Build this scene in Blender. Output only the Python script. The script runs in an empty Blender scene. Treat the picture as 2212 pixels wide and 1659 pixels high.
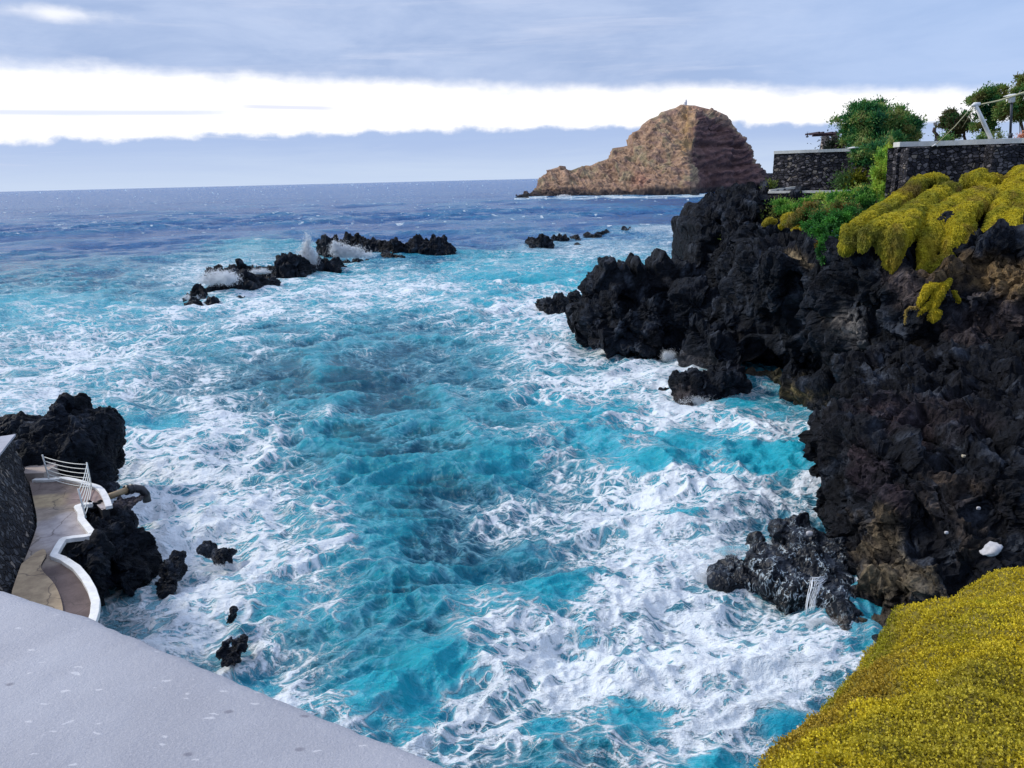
import bpy, math, numpy as np
from math import radians, sin, cos, atan, pi
C = bpy.context.scene.collection
rng = np.random.default_rng(7)
# ---------------------------------------------------------------- camera maths (photo measured on a 2212x1659 grid)
F = 1650.; CX = 1106.; CY = 829.5; H = 16.
PIT = atan(443/1650); ROL = radians(1.38)
fw = np.array([0, cos(PIT), -sin(PIT)]); r0 = np.array([1., 0, 0]); u0 = np.cross(r0, fw)
rt = r0*cos(ROL) - u0*sin(ROL); up = u0*cos(ROL) + r0*sin(ROL)
CAM = np.array([0, 0, H])
def ray(x, y): return fw + rt*(x-CX)/F + up*(CY-y)/F
def W(x, y, z=0.):
    d = ray(x, y); return CAM + d*((z-H)/d[2])
def D(x, y, Y):
    d = ray(x, y); return CAM + d*(Y/d[1])
def proj(P):
    Q = P - CAM; w = np.maximum(Q@fw, 1e-3)
    return CX + F*(Q@rt)/w, CY - F*(Q@up)/w
ZM = {0: (0, 1, 0, 1), 1: (1645.8, .256, 137.2, .256), 2: (1097.2, .2728, 192, .2728), 3: (1152, .2976, 521.2, .2976),
      4: (1645.8, .256, 548.6, .256), 5: (1481.2, .3303, 932.6, .3303), 6: (0, .3142, 850.3, .3142),
      7: (384, .2976, 466.3, .2976), 8: (1590.9, .2808, 1206.9, .2808), 9: (1996.9, .0972, 164.6, .0972),
      10: (1645.8, .1488, 246.9, .1488), 11: (0, .2976, 1152, .2976)}
def Z(k, x, y):
    a, b, c, d = ZM[k]; return a+b*x, c+d*y
# ---------------------------------------------------------------- numpy noise
def _h(ix, iy, iz, s):
    h = (ix.astype(np.uint32)*np.uint32(374761393) + iy.astype(np.uint32)*np.uint32(668265263)
         + iz.astype(np.uint32)*np.uint32(2147483647) + np.uint32((s*974634777+12345) & 0xffffffff))
    h = (h ^ (h >> np.uint32(13)))*np.uint32(1274126177); h = (h ^ (h >> np.uint32(16)))*np.uint32(2246822519)
    return h ^ (h >> np.uint32(15))
_g = rng.normal(size=(256, 3)); _g /= np.linalg.norm(_g, axis=1)[:, None]
def noise(P, s=0):
    P = np.asarray(P, float); I = np.floor(P).astype(np.int64); f = P - I
    u = f*f*f*(f*(f*6-15)+10); r = np.zeros(len(P))
    for dx in (0, 1):
        wx = u[:, 0] if dx else 1-u[:, 0]
        for dy in (0, 1):
            wy = u[:, 1] if dy else 1-u[:, 1]
            for dz in (0, 1):
                wz = u[:, 2] if dz else 1-u[:, 2]
                g = _g[_h(I[:, 0]+dx, I[:, 1]+dy, I[:, 2]+dz, s) & np.uint32(255)]
                r += wx*wy*wz*(g[:, 0]*(f[:, 0]-dx)+g[:, 1]*(f[:, 1]-dy)+g[:, 2]*(f[:, 2]-dz))
    return r*1.6
def fbm(P, o=4, s=0, gain=.5, lac=2.03):
    r = 0; a = 1
    for i in range(o): r = r + a*noise(P, s+i); P = P*lac+3.1; a *= gain
    return r
def ridged(P, o=4, s=0, gain=.5):
    r = 0; a = 1
    for i in range(o): r = r + a*(1-2*np.abs(noise(P, s+i))*1.3); P = P*2.07+1.7; a *= gain
    return r
def worley(P, s=0):
    I = np.floor(P).astype(np.int64); f = P-I; F1 = np.full(len(P), 9.); F2 = F1.copy()
    for dx in (-1, 0, 1):
        for dy in (-1, 0, 1):
            for dz in (-1, 0, 1):
                h = _h(I[:, 0]+dx, I[:, 1]+dy, I[:, 2]+dz, s)
                q = np.stack([dx+(h & np.uint32(1023))/1023.-f[:, 0], dy+((h >> np.uint32(10)) & np.uint32(1023))/1023.-f[:, 1],
                              dz+((h >> np.uint32(20)) & np.uint32(1023))/1023.-f[:, 2]], 1)
                d = np.sqrt((q*q).sum(1)); F2 = np.minimum(F2, np.maximum(F1, d)); F1 = np.minimum(F1, d)
    return F1, F2
def facet(P, s=0):
    I = np.floor(P).astype(np.int64); f = P-I; F1 = np.full(len(P), 9.); F2 = F1.copy(); bq = np.zeros_like(f); bh = np.zeros(len(P), np.uint32)
    for dx in (-1, 0, 1):
        for dy in (-1, 0, 1):
            for dz in (-1, 0, 1):
                h = _h(I[:, 0]+dx, I[:, 1]+dy, I[:, 2]+dz, s)
                q = np.stack([dx+(h & np.uint32(1023))/1023.-f[:, 0], dy+((h >> np.uint32(10)) & np.uint32(1023))/1023.-f[:, 1],
                              dz+((h >> np.uint32(20)) & np.uint32(1023))/1023.-f[:, 2]], 1)
                d = np.sqrt((q*q).sum(1)); m = d < F1; F2 = np.where(m, F1, np.minimum(F2, d)); F1 = np.where(m, d, F1)
                bq[m] = q[m]; bh[m] = h[m]
    g = _g[(bh*np.uint32(2654435761) >> np.uint32(7)) & np.uint32(255)]; lev = ((bh >> np.uint32(5)) & np.uint32(255))/255.-.5
    return (bq*g).sum(1)*1.1+lev*.9, np.clip((F2-F1)/.16, 0, 1), g
def sstep(a, b, x):
    t = np.clip((x-a)/(b-a), 0, 1); return t*t*(3-2*t)
# ---------------------------------------------------------------- mesh helpers
def mk(name, V, Fc, mat, parent=None, smooth=True, cols=None, attr=None):
    V = np.asarray(V, float); me = bpy.data.meshes.new(name)
    if isinstance(Fc, np.ndarray):
        n, k = Fc.shape; me.vertices.add(len(V)); me.vertices.foreach_set('co', V.ravel())
        me.loops.add(n*k); me.loops.foreach_set('vertex_index', Fc.astype(np.int32).ravel())
        me.polygons.add(n); me.polygons.foreach_set('loop_start', np.arange(0, n*k, k, dtype=np.int32))
        me.update(calc_edges=True); me.validate()
    else:
        me.from_pydata([tuple(v) for v in V], [], [tuple(int(i) for i in f) for f in Fc])
    me.polygons.foreach_set('use_smooth', [smooth]*len(me.polygons))
    for nm, c in (('Col', cols),) + tuple((attr or {}).items()):
        if c is None: continue
        a = me.attributes.new(nm, 'FLOAT_COLOR', 'POINT')
        c4 = np.ones((len(V), 4)); c4[:, :3] = c; a.data.foreach_set('color', c4.ravel())
    if mat: me.materials.append(mat)
    o = bpy.data.objects.new(name, me); C.objects.link(o)
    if parent:
        o.parent = parent; me.transform(__import__('mathutils').Matrix.Translation(-parent.location))
    return o
def tag(o, label=None, cat=None, group=None, kind=None):
    if label: o['label'] = label
    if cat: o['category'] = cat
    if group: o['group'] = group
    if kind: o['kind'] = kind
    return o
def thing(name, loc, label, cat, group=None):
    o = bpy.data.objects.new(name, None); C.objects.link(o); o.location = tuple(loc); o.empty_display_size = .2
    return tag(o, label, cat, group)
def join(parts):
    Vs = []; Fs = []; n = 0
    for V, Fc in parts:
        Vs.append(np.asarray(V, float)); Fs += [tuple(i+n for i in f) for f in Fc]; n += len(V)
    return np.concatenate(Vs), Fs
def ico(sub=2):
    import bmesh
    bm = bmesh.new(); bmesh.ops.create_icosphere(bm, subdivisions=sub, radius=1)
    V = np.array([v.co[:] for v in bm.verts]); Fc = [tuple(v.index for v in f.verts) for f in bm.faces]; bm.free(); return V, Fc
ICO = {k: ico(k) for k in (1, 2, 3)}
def ell(c, r, p=2., rot=0., sub=3, tilt=0.):
    V, Fc = ICO[sub]; V = V.copy()
    V = V/((np.abs(V)**p).sum(1)**(1/p))[:, None]
    V = V*np.array(r); 
    if tilt:
        a, b = cos(tilt), sin(tilt); V = V@np.array([[a, 0, b], [0, 1, 0], [-b, 0, a]]).T
    a, b = cos(rot), sin(rot); V = V@np.array([[a, b, 0], [-b, a, 0], [0, 0, 1]])
    return V+np.array(c), Fc
def lump(k, x, y, Y, rx, ry, rd, p=2.6, rot=0., tilt=0.):
    X, Yp = Z(k, x, y); s = Y/F*ZM[k][1]*1.03
    return ell(D(X, Yp, Y), (rx*s, rd, ry*s), p, rot, 3, tilt)
def slab(k, pts, dY, zmin=None):
    """outline in the picture at its own distances, given real thickness dY (metres) away from the viewer"""
    f = [D(*Z(k, x, y), Y) for x, y, Y in pts]; n = len(f)
    b = [p+np.array([0, dY, 0]) for p in f]
    return np.array(f+b), [tuple(range(n)), tuple(range(2*n-1, n-1, -1))]+[((i+1) % n, i, i+n, (i+1) % n+n) for i in range(n)]
def box(x0, x1, y0, y1, z0, z1):
    V = [(x, y, z) for x in (x0, x1) for y in (y0, y1) for z in (z0, z1)]
    return np.array(V, float), [(0, 1, 3, 2), (4, 6, 7, 5), (0, 4, 5, 1), (2, 3, 7, 6), (0, 2, 6, 4), (1, 5, 7, 3)]
def chain(pts, n=5):
    """a row of overlapping balls along a path; pts = (xyz, radius)"""
    out = []
    for (a, ra), (b, rb) in zip(pts[:-1], pts[1:]):
        for i in range(n):
            t = i/n; r = ra*(1-t)+rb*t; out.append(ell(a*(1-t)+b*t, (r, r, r), 2, 0, 2))
    a, r = pts[-1]; out.append(ell(a, (r, r, r), 2, 0, 2)); return out
def tube(path, r, n=8, cap=True):
    P = np.array(path, float); R = np.full(len(P), r) if np.isscalar(r) else np.array(r)
    T = np.gradient(P, axis=0); T /= np.linalg.norm(T, axis=1)[:, None]
    ref = np.array([0, 0, 1.]) if abs(T[:, 2]).mean() < .8 else np.array([0, 1., 0])
    A = np.cross(T, ref); A /= np.linalg.norm(A, axis=1)[:, None]; B = np.cross(T, A)
    an = np.arange(n)*2*pi/n
    V = (P[:, None]+R[:, None, None]*(A[:, None]*np.cos(an)[None, :, None]+B[:, None]*np.sin(an)[None, :, None])).reshape(-1, 3)
    Fc = [(i*n+j, i*n+(j+1) % n, (i+1)*n+(j+1) % n, (i+1)*n+j) for i in range(len(P)-1) for j in range(n)]
    if cap: Fc += [tuple(range(n))[::-1], tuple((len(P)-1)*n+j for j in range(n))]
    return V, Fc
def remesh(parts, voxel):
    V, Fc = join(parts); me = bpy.data.meshes.new('tmp'); me.from_pydata([tuple(v) for v in V], [], Fc); me.update()
    import bmesh
    bm = bmesh.new(); bm.from_mesh(me); bmesh.ops.triangulate(bm, faces=bm.faces[:]); bmesh.ops.recalc_face_normals(bm, faces=bm.faces[:]); bm.to_mesh(me); bm.free()
    o = bpy.data.objects.new('tmp', me); C.objects.link(o); m = o.modifiers.new('r', 'REMESH'); m.mode = 'VOXEL'; m.voxel_size = voxel; m.adaptivity = 0
    dg = bpy.context.evaluated_depsgraph_get(); e = o.evaluated_get(dg).to_mesh()
    V = np.empty(len(e.vertices)*3); e.vertices.foreach_get('co', V); V = V.reshape(-1, 3)
    L = np.empty(len(e.loops), np.int32); e.loops.foreach_get('vertex_index', L)
    assert len(L) == 4*len(e.polygons); Fq = L.reshape(-1, 4).copy()
    o.evaluated_get(dg).to_mesh_clear(); bpy.data.objects.remove(o); bpy.data.meshes.remove(me)
    return V, Fq
def normals(V, Fq):
    n = np.cross(V[Fq[:, 2]]-V[Fq[:, 0]], V[Fq[:, -1]]-V[Fq[:, 1]]); N = np.zeros_like(V)
    for j in range(Fq.shape[1]):
        for a in range(3): N[:, a] += np.bincount(Fq[:, j], n[:, a], len(V))
    return N/(np.linalg.norm(N, axis=1)[:, None]+1e-12)
def smoothN(V, Fq, it=4):
    N = normals(V, Fq)
    for _ in range(it):
        A = N[Fq].mean(1); M = np.zeros_like(N)
        for j in range(4):
            for a in range(3): M[:, a] += np.bincount(Fq[:, j], A[:, a], len(V))
        N = M/(np.linalg.norm(M, axis=1)[:, None]+1e-12)
    return N
def crag(V, Fq, L, A, s=0, spike=0., fine=3, amp=None):
    N = smoothN(V, Fq); A = A if amp is None else A*amp(V)
    Wp = V+L*.22*np.stack([fbm(V/L+9, 2, s+50), fbm(V/L+31, 2, s+51), fbm(V/L+57, 2, s+52)], 1)
    d = A*.8*fbm(Wp/L, 3, s)+A*.9*(ridged(Wp/(L*1.25)*np.array([1, 1, .4]), 2, s+33, .5)-.75); X = 0
    for k, am, sd in ((.9, .62, 3), (.36, .30, 4), (.15, .13, 5)):
        v, e, g = facet(Wp/(L*k)*np.array([1, 1, .62]), s+sd); d = d+A*am*v-A*am*.4*(1-e); X = X+g*np.array([.8, .8, .5])*(np.zeros(len(V))+A*am*.42)[:, None]
    d = d+A*.12*ridged(Wp/(L*.17), fine, s+9, .6)-A*.1
    V2 = V+N*d[:, None]+X
    if spike: V2[:, 2] += spike*np.clip(N[:, 2]+.2, 0, 1)*np.clip(ridged(V/(L*.3)*np.array([1, 1, .25]), 2, s+20), 0, 2)
    return V2
def rockcol(V, base=(.0042, .0066, .0115), s=0, brown=.1):
    c = np.array(base)[None]*(1+.55*fbm(V/2.3, 3, 70+s))[:, None]
    b = sstep(.25, .75, fbm(V/3.1+20, 3, 80+s)+.0)*brown; c = c*(1-b[:, None])+np.array([.026, .018, .016])*b[:, None]
    l = sstep(.15, .75, fbm(V/np.array([1.2, 1.2, 2.])+5, 3, 90+s))*.7; c = c*(1-l[:, None])+np.array([.040, .050, .068])*l[:, None]
    return np.clip(c, .002, 1)
def patch(V, c, ctr, r, col, k=1., s=0, nz=.8):
    d = np.linalg.norm((V-np.array(ctr))/np.array(r), axis=1)+nz*fbm(V/.9, 3, 120+s)*.5
    m = (sstep(1.2, .4, d)*k*.8)[:, None]; return c*(1-m)+np.array(col)*m*(1+.35*fbm(V/.35, 2, 130+s))[:, None]
# ---------------------------------------------------------------- materials
class NT:
    def __init__(s, name, world=False):
        if world: s.m = bpy.data.worlds.new(name); s.m.use_nodes = True
        else: s.m = bpy.data.materials.new(name); s.m.use_nodes = True
        s.t = s.m.node_tree; s.t.nodes.clear()
    def n(s, typ, ins=None, **kw):
        nd = s.t.nodes.new(typ)
        for k, v in kw.items(): setattr(nd, k, v)
        for k, v in (ins or {}).items():
            sk = nd.inputs[k]
            if isinstance(v, bpy.types.NodeSocket): s.t.links.new(v, sk)
            else: sk.default_value = v
        return nd
    def math(s, op, a, b=0., c=0., clamp=False):
        return s.n('ShaderNodeMath', {0: a, 1: b, 2: c}, operation=op, use_clamp=clamp).outputs[0]
    def mix(s, f, a, b, mode='MIX'):
        nd = s.n('ShaderNodeMix', {0: f, 6: a, 7: b}, data_type='RGBA', blend_type=mode); return nd.outputs[2]
    def ss(s, x, a, b, lo=0., hi=1.):
        return s.n('ShaderNodeMapRange', {0: x, 1: a, 2: b, 3: lo, 4: hi}, interpolation_type='SMOOTHSTEP').outputs[0]
    def noise(s, v, scale, det=3, rough=.5, dist=0.):
        return s.n('ShaderNodeTexNoise', {'Vector': v, 'Scale': scale, 'Detail': det, 'Roughness': rough, 'Distortion': dist}).outputs['Fac']
    def vscale(s, v, sc):
        return s.n('ShaderNodeVectorMath', {0: v, 1: sc}, operation='MULTIPLY').outputs[0]
    def warp(s, v, scale, amt, det=2):
        c = s.n('ShaderNodeTexNoise', {'Vector': v, 'Scale': scale, 'Detail': det}).outputs['Color']
        c = s.n('ShaderNodeVectorMath', {0: c, 1: (.5, .5, .5)}, operation='SUBTRACT').outputs[0]
        c = s.vscale(c, (amt, amt, amt)); return s.n('ShaderNodeVectorMath', {0: v, 1: c}, operation='ADD').outputs[0]
    def bump(s, h, strength, dist, normal=None):
        i = {'Height': h, 'Strength': strength, 'Distance': dist}
        if normal: i['Normal'] = normal
        return s.n('ShaderNodeBump', i).outputs[0]
    def out(s, col, rough=.8, normal=None, spec=.5, **kw):
        i = {'Base Color': col, 'Roughness': rough, 'Specular IOR Level': spec}
        if normal: i['Normal'] = normal
        i.update(kw); b = s.n('ShaderNodeBsdfPrincipled', i)
        s.n('ShaderNodeOutputMaterial', {'Surface': b.outputs[0]}); return s.m
    def pos(s): return s.n('ShaderNodeNewGeometry').outputs['Position']
    def attr(s, nm='Col'): return s.n('ShaderNodeAttribute', attribute_name=nm).outputs['Color']
def simple(name, col, rough=.6, var=.15, scale=6., bump=0., bscale=40., spec=.4, metal=0.):
    t = NT(name); p = t.pos(); n = t.noise(p, scale, 4, .6)
    c = t.mix(n, tuple(np.array(col)*(1-var))+(1,), tuple(np.minimum(np.array(col)*(1+var), 1))+(1,))
    nm = t.bump(t.noise(p, bscale, 3, .6), bump, .02) if bump else None
    return t.out(c, rough, nm, spec, Metallic=metal)
def m_rock(name, bs, fine=1., wet=True):
    t = NT(name); p = t.pos(); c = t.attr()
    n1 = t.noise(p, bs, 8, .68); vo = t.n('ShaderNodeTexVoronoi', {'Vector': t.warp(p, bs*.8, .35/bs), 'Scale': bs*1.3}, feature='DISTANCE_TO_EDGE').outputs[0]
    e = t.ss(vo, 0., .12); vp = t.n('ShaderNodeTexVoronoi', {'Vector': t.warp(p, bs*.8, .3/bs), 'Scale': bs*.8}); vr = t.n('ShaderNodeSeparateColor', {0: vp.outputs['Color']}).outputs[0]
    h = t.math('ADD', t.math('ADD', n1, t.math('MULTIPLY', e, .12)), t.math('MULTIPLY', vr, .22))
    c = t.mix(t.ss(n1, .3, .72), t.mix(1., c, (.35, .35, .4, 1), 'MULTIPLY'), t.mix(1., c, (2.1, 2.05, 2., 1), 'MULTIPLY'))
    nm = t.bump(h, .9*fine, .55/bs)
    z = t.n('ShaderNodeSeparateXYZ', {0: p}).outputs[2]
    zz = t.math('ADD', z, t.math('MULTIPLY', t.noise(p, .8, 3), 1.5))
    r = t.ss(zz, 1., 2.6, .28, .72) if wet else .8
    return t.out(c, r, nm, .16)
M = {}
M['rock'] = m_rock('lava_rock', 2.2); M['rock_near'] = m_rock('lava_rock_near', 4.5); M['rock_far'] = m_rock('lava_rock_far', 1.2)
def m_falls():
    t = NT('wet_lava_rock'); p = t.pos(); c = t.attr(); n1 = t.noise(p, 5, 7, .65)
    q = t.vscale(t.warp(p, 1.0, .45, 2), (3., 3., .4)); st = t.noise(q, 1.1, 3, .6)
    k = t.attr('flow'); k = t.n('ShaderNodeSeparateColor', {0: k}).outputs[0]
    a = t.math('ABSOLUTE', t.math('SUBTRACT', st, .5)); f = t.math('MULTIPLY', t.math('MULTIPLY', t.ss(a, .03, .006), t.ss(t.noise(p, 1.7, 3), .44, .56)), k)
    c = t.mix(t.ss(n1, .3, .7), t.mix(1., c, (.5, .5, .55, 1), 'MULTIPLY'), t.mix(1., c, (1.6, 1.6, 1.6, 1), 'MULTIPLY'))
    c = t.mix(t.math('MULTIPLY', f, .8), c, (.6, .72, .8, 1))
    return t.out(c, .3, t.bump(n1, .7, .08), .3)
M['wet'] = m_falls()
def m_masonry(name, sc, a=(.018, .019, .024), b=(.11, .105, .11), squash=1.4):
    t = NT(name); p = t.vscale(t.warp(t.pos(), sc*.6, .25/sc), (1, 1, squash))
    ve = t.n('ShaderNodeTexVoronoi', {'Vector': p, 'Scale': sc}, feature='DISTANCE_TO_EDGE').outputs[0]
    vc = t.n('ShaderNodeTexVoronoi', {'Vector': p, 'Scale': sc}); r = t.n('ShaderNodeSeparateColor', {0: vc.outputs['Color']})
    c = t.mix(t.ss(r.outputs[0], .35, 1.), a+(1,), b+(1,))
    c = t.mix(t.math('MULTIPLY', t.ss(r.outputs[1], .9, .96), .8), c, (.23, .2, .17, 1))
    c = t.mix(t.noise(t.pos(), sc*2.5, 5, .7), t.mix(1., c, (.5, .5, .5, 1), 'MULTIPLY'), t.mix(1., c, (1.6, 1.6, 1.6, 1), 'MULTIPLY'))
    e = t.ss(ve, .0, .14); c = t.mix(e, (.008, .008, .01, 1), c)
    return t.out(c, .85, t.bump(t.math('ADD', e, t.math('MULTIPLY', t.noise(t.pos(), sc*3, 4), .5)), 1., .1), .3)
M['masonry'] = m_masonry('masonry', 2.7, (.02, .02, .028), (.15, .14, .15)); M['masonry_near'] = m_masonry('masonry_near', 4.2, (.012, .015, .022), (.085, .09, .1), .75)
def m_white(name, col=(.86, .86, .84), sc=3.):
    t = NT(name); p = t.pos(); n = t.noise(p, sc, 6, .65); c = t.mix(t.ss(n, .35, .7), tuple(np.array(col)*.82)+(1,), col+(1,))
    return t.out(c, .7, t.bump(t.noise(p, sc*8, 4, .6), .4, .02), .3)
M['white'] = m_white('white_paint'); M['coping'] = m_white('coping_render', (.66, .66, .62))
def m_parapet():
    t = NT('parapet_render'); p = t.pos()
    n = t.noise(p, 1.6, 6, .65, .4); c = t.mix(t.ss(n, .3, .7), (.30, .31, .355, 1), (.415, .43, .48, 1))
    g = t.noise(p, 420, 2, .6); c = t.mix(t.math('MULTIPLY', t.ss(g, .45, .75), .35), c, (.56, .56, .62, 1))
    q = t.vscale(t.warp(t.warp(p, 70, .012, 3), 9, .05), (.6, 1.7, 1)); v = t.n('ShaderNodeTexVoronoi', {'Vector': q, 'Scale': 38., 'Randomness': 1.}, voronoi_dimensions='2D'); sz = t.n('ShaderNodeSeparateColor', {0: v.outputs['Color']}).outputs[0]
    sp = t.ss(t.math('SUBTRACT', v.outputs['Distance'], t.math('MULTIPLY', t.ss(sz, .5, 1.), .15)), .02, -.05)
    c = t.mix(t.math('MULTIPLY', sp, .4), c, (.78, .78, .8, 1))
    v2 = t.n('ShaderNodeTexVoronoi', {'Vector': t.vscale(p, (.8, 1.4, 1)), 'Scale': 11.}, voronoi_dimensions='2D'); s2 = t.n('ShaderNodeSeparateColor', {0: v2.outputs['Color']}).outputs[1]
    d2 = t.math('MULTIPLY', t.ss(v2.outputs['Distance'], .07, .02), t.ss(s2, .7, .75)); c = t.mix(t.math('MULTIPLY', d2, .7), c, (.16, .16, .2, 1))
    h = t.math('ADD', t.math('MULTIPLY', t.noise(t.vscale(p, (1, 1.4, 1)), 130, 6, .7), 1.), t.math('MULTIPLY', g, .35))
    nb = t.bump(h, .5, .006); nb = t.bump(t.noise(p, 9, 3, .5), .25, .02, nb)
    return t.out(c, .62, nb, .35)
M['parapet'] = m_parapet()
def m_concrete():
    t = NT('worn_concrete'); p = t.pos(); c = t.attr(); n = t.noise(p, 1.6, 7, .7)
    c = t.mix(t.ss(n, .3, .7), t.mix(1., c, (.72, .7, .7, 1), 'MULTIPLY'), t.mix(1., c, (1.2, 1.2, 1.18, 1), 'MULTIPLY'))
    w = t.n('ShaderNodeTexVoronoi', {'Vector': t.warp(p, .9, .9, 3), 'Scale': .42}, feature='DISTANCE_TO_EDGE').outputs[0]
    c = t.mix(t.math('MULTIPLY', t.ss(w, .014, .004), .55), c, (.07, .055, .05, 1))
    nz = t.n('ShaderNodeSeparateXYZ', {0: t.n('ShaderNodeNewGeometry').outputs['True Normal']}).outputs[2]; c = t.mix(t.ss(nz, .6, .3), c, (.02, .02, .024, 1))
    return t.out(c, .75, t.bump(t.noise(p, 14, 5, .7), .5, .03), .35)
M['concrete'] = m_concrete()
def m_leaf(name, rough=.65, tr=.15):
    t = NT(name); c = t.attr(); b = t.n('ShaderNodeBsdfPrincipled', {'Base Color': c, 'Roughness': rough, 'Specular IOR Level': .25})
    d = t.n('ShaderNodeBsdfTranslucent', {'Color': c}); m = t.n('ShaderNodeMixShader', {0: tr, 1: b.outputs[0], 2: d.outputs[0]})
    t.n('ShaderNodeOutputMaterial', {'Surface': m.outputs[0]}); return t.m
M['leaf'] = m_leaf('leaf', .6, .35); M['sprig'] = m_leaf('sprig', .5, .2)
def m_moss():
    t = NT('moss_mat'); p = t.pos(); c = t.attr(); n = t.noise(t.warp(p, 3, .3), 9, 6, .75)
    c = t.mix(t.ss(n, .3, .7), t.mix(1., c, (.45, .5, .4, 1), 'MULTIPLY'), t.mix(1., c, (1.3, 1.25, 1.2, 1), 'MULTIPLY'))
    return t.out(c, .8, t.bump(t.math('ADD', n, t.noise(p, 26, 4, .7)), 1., .12), .15)
M['moss'] = m_moss()
M['bark'] = simple('bark', (.06, .04, .035), .8, .3, 5, .6, 20)
M['post'] = simple('dark_metal', (.035, .045, .06), .5); M['lamp'] = simple('lamp_white', (.6, .62, .62), .4, .1)
M['mast'] = simple('mast_paint', (.75, .75, .74), .35, .05); M['rope'] = simple('rope', (.5, .48, .3), .8)
M['rail'] = simple('rail_paint', (.72, .74, .7), .4, .1); M['pipe'] = simple('pipe_clay', (.3, .22, .13), .5, .25, 4)
M['blackpipe'] = simple('pipe_black', (.02, .022, .028), .3, .3); M['timber'] = simple('timber', (.045, .025, .035), .7, .3)
M['pillar'] = simple('pillar_block', (.36, .3, .27), .8, .2, 3, .4, 12); M['wood'] = simple('driftwood', (.42, .38, .3), .7, .2, 9, .5, 30)
M['pale'] = simple('foam_chip', (.45, .45, .47), .7, .35, 9, .8, 30); M['gull'] = simple('bird_dark', (.03, .035, .05), .7)
M['droplet'] = simple('spray_drop', (.86, .9, .94), .6, .03); M['orange'] = simple('orange_bloom', (.75, .14, .03), .6)
M['soil'] = simple('soil', (.09, .06, .045), .9, .35, 2, .8, 10)
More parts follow.
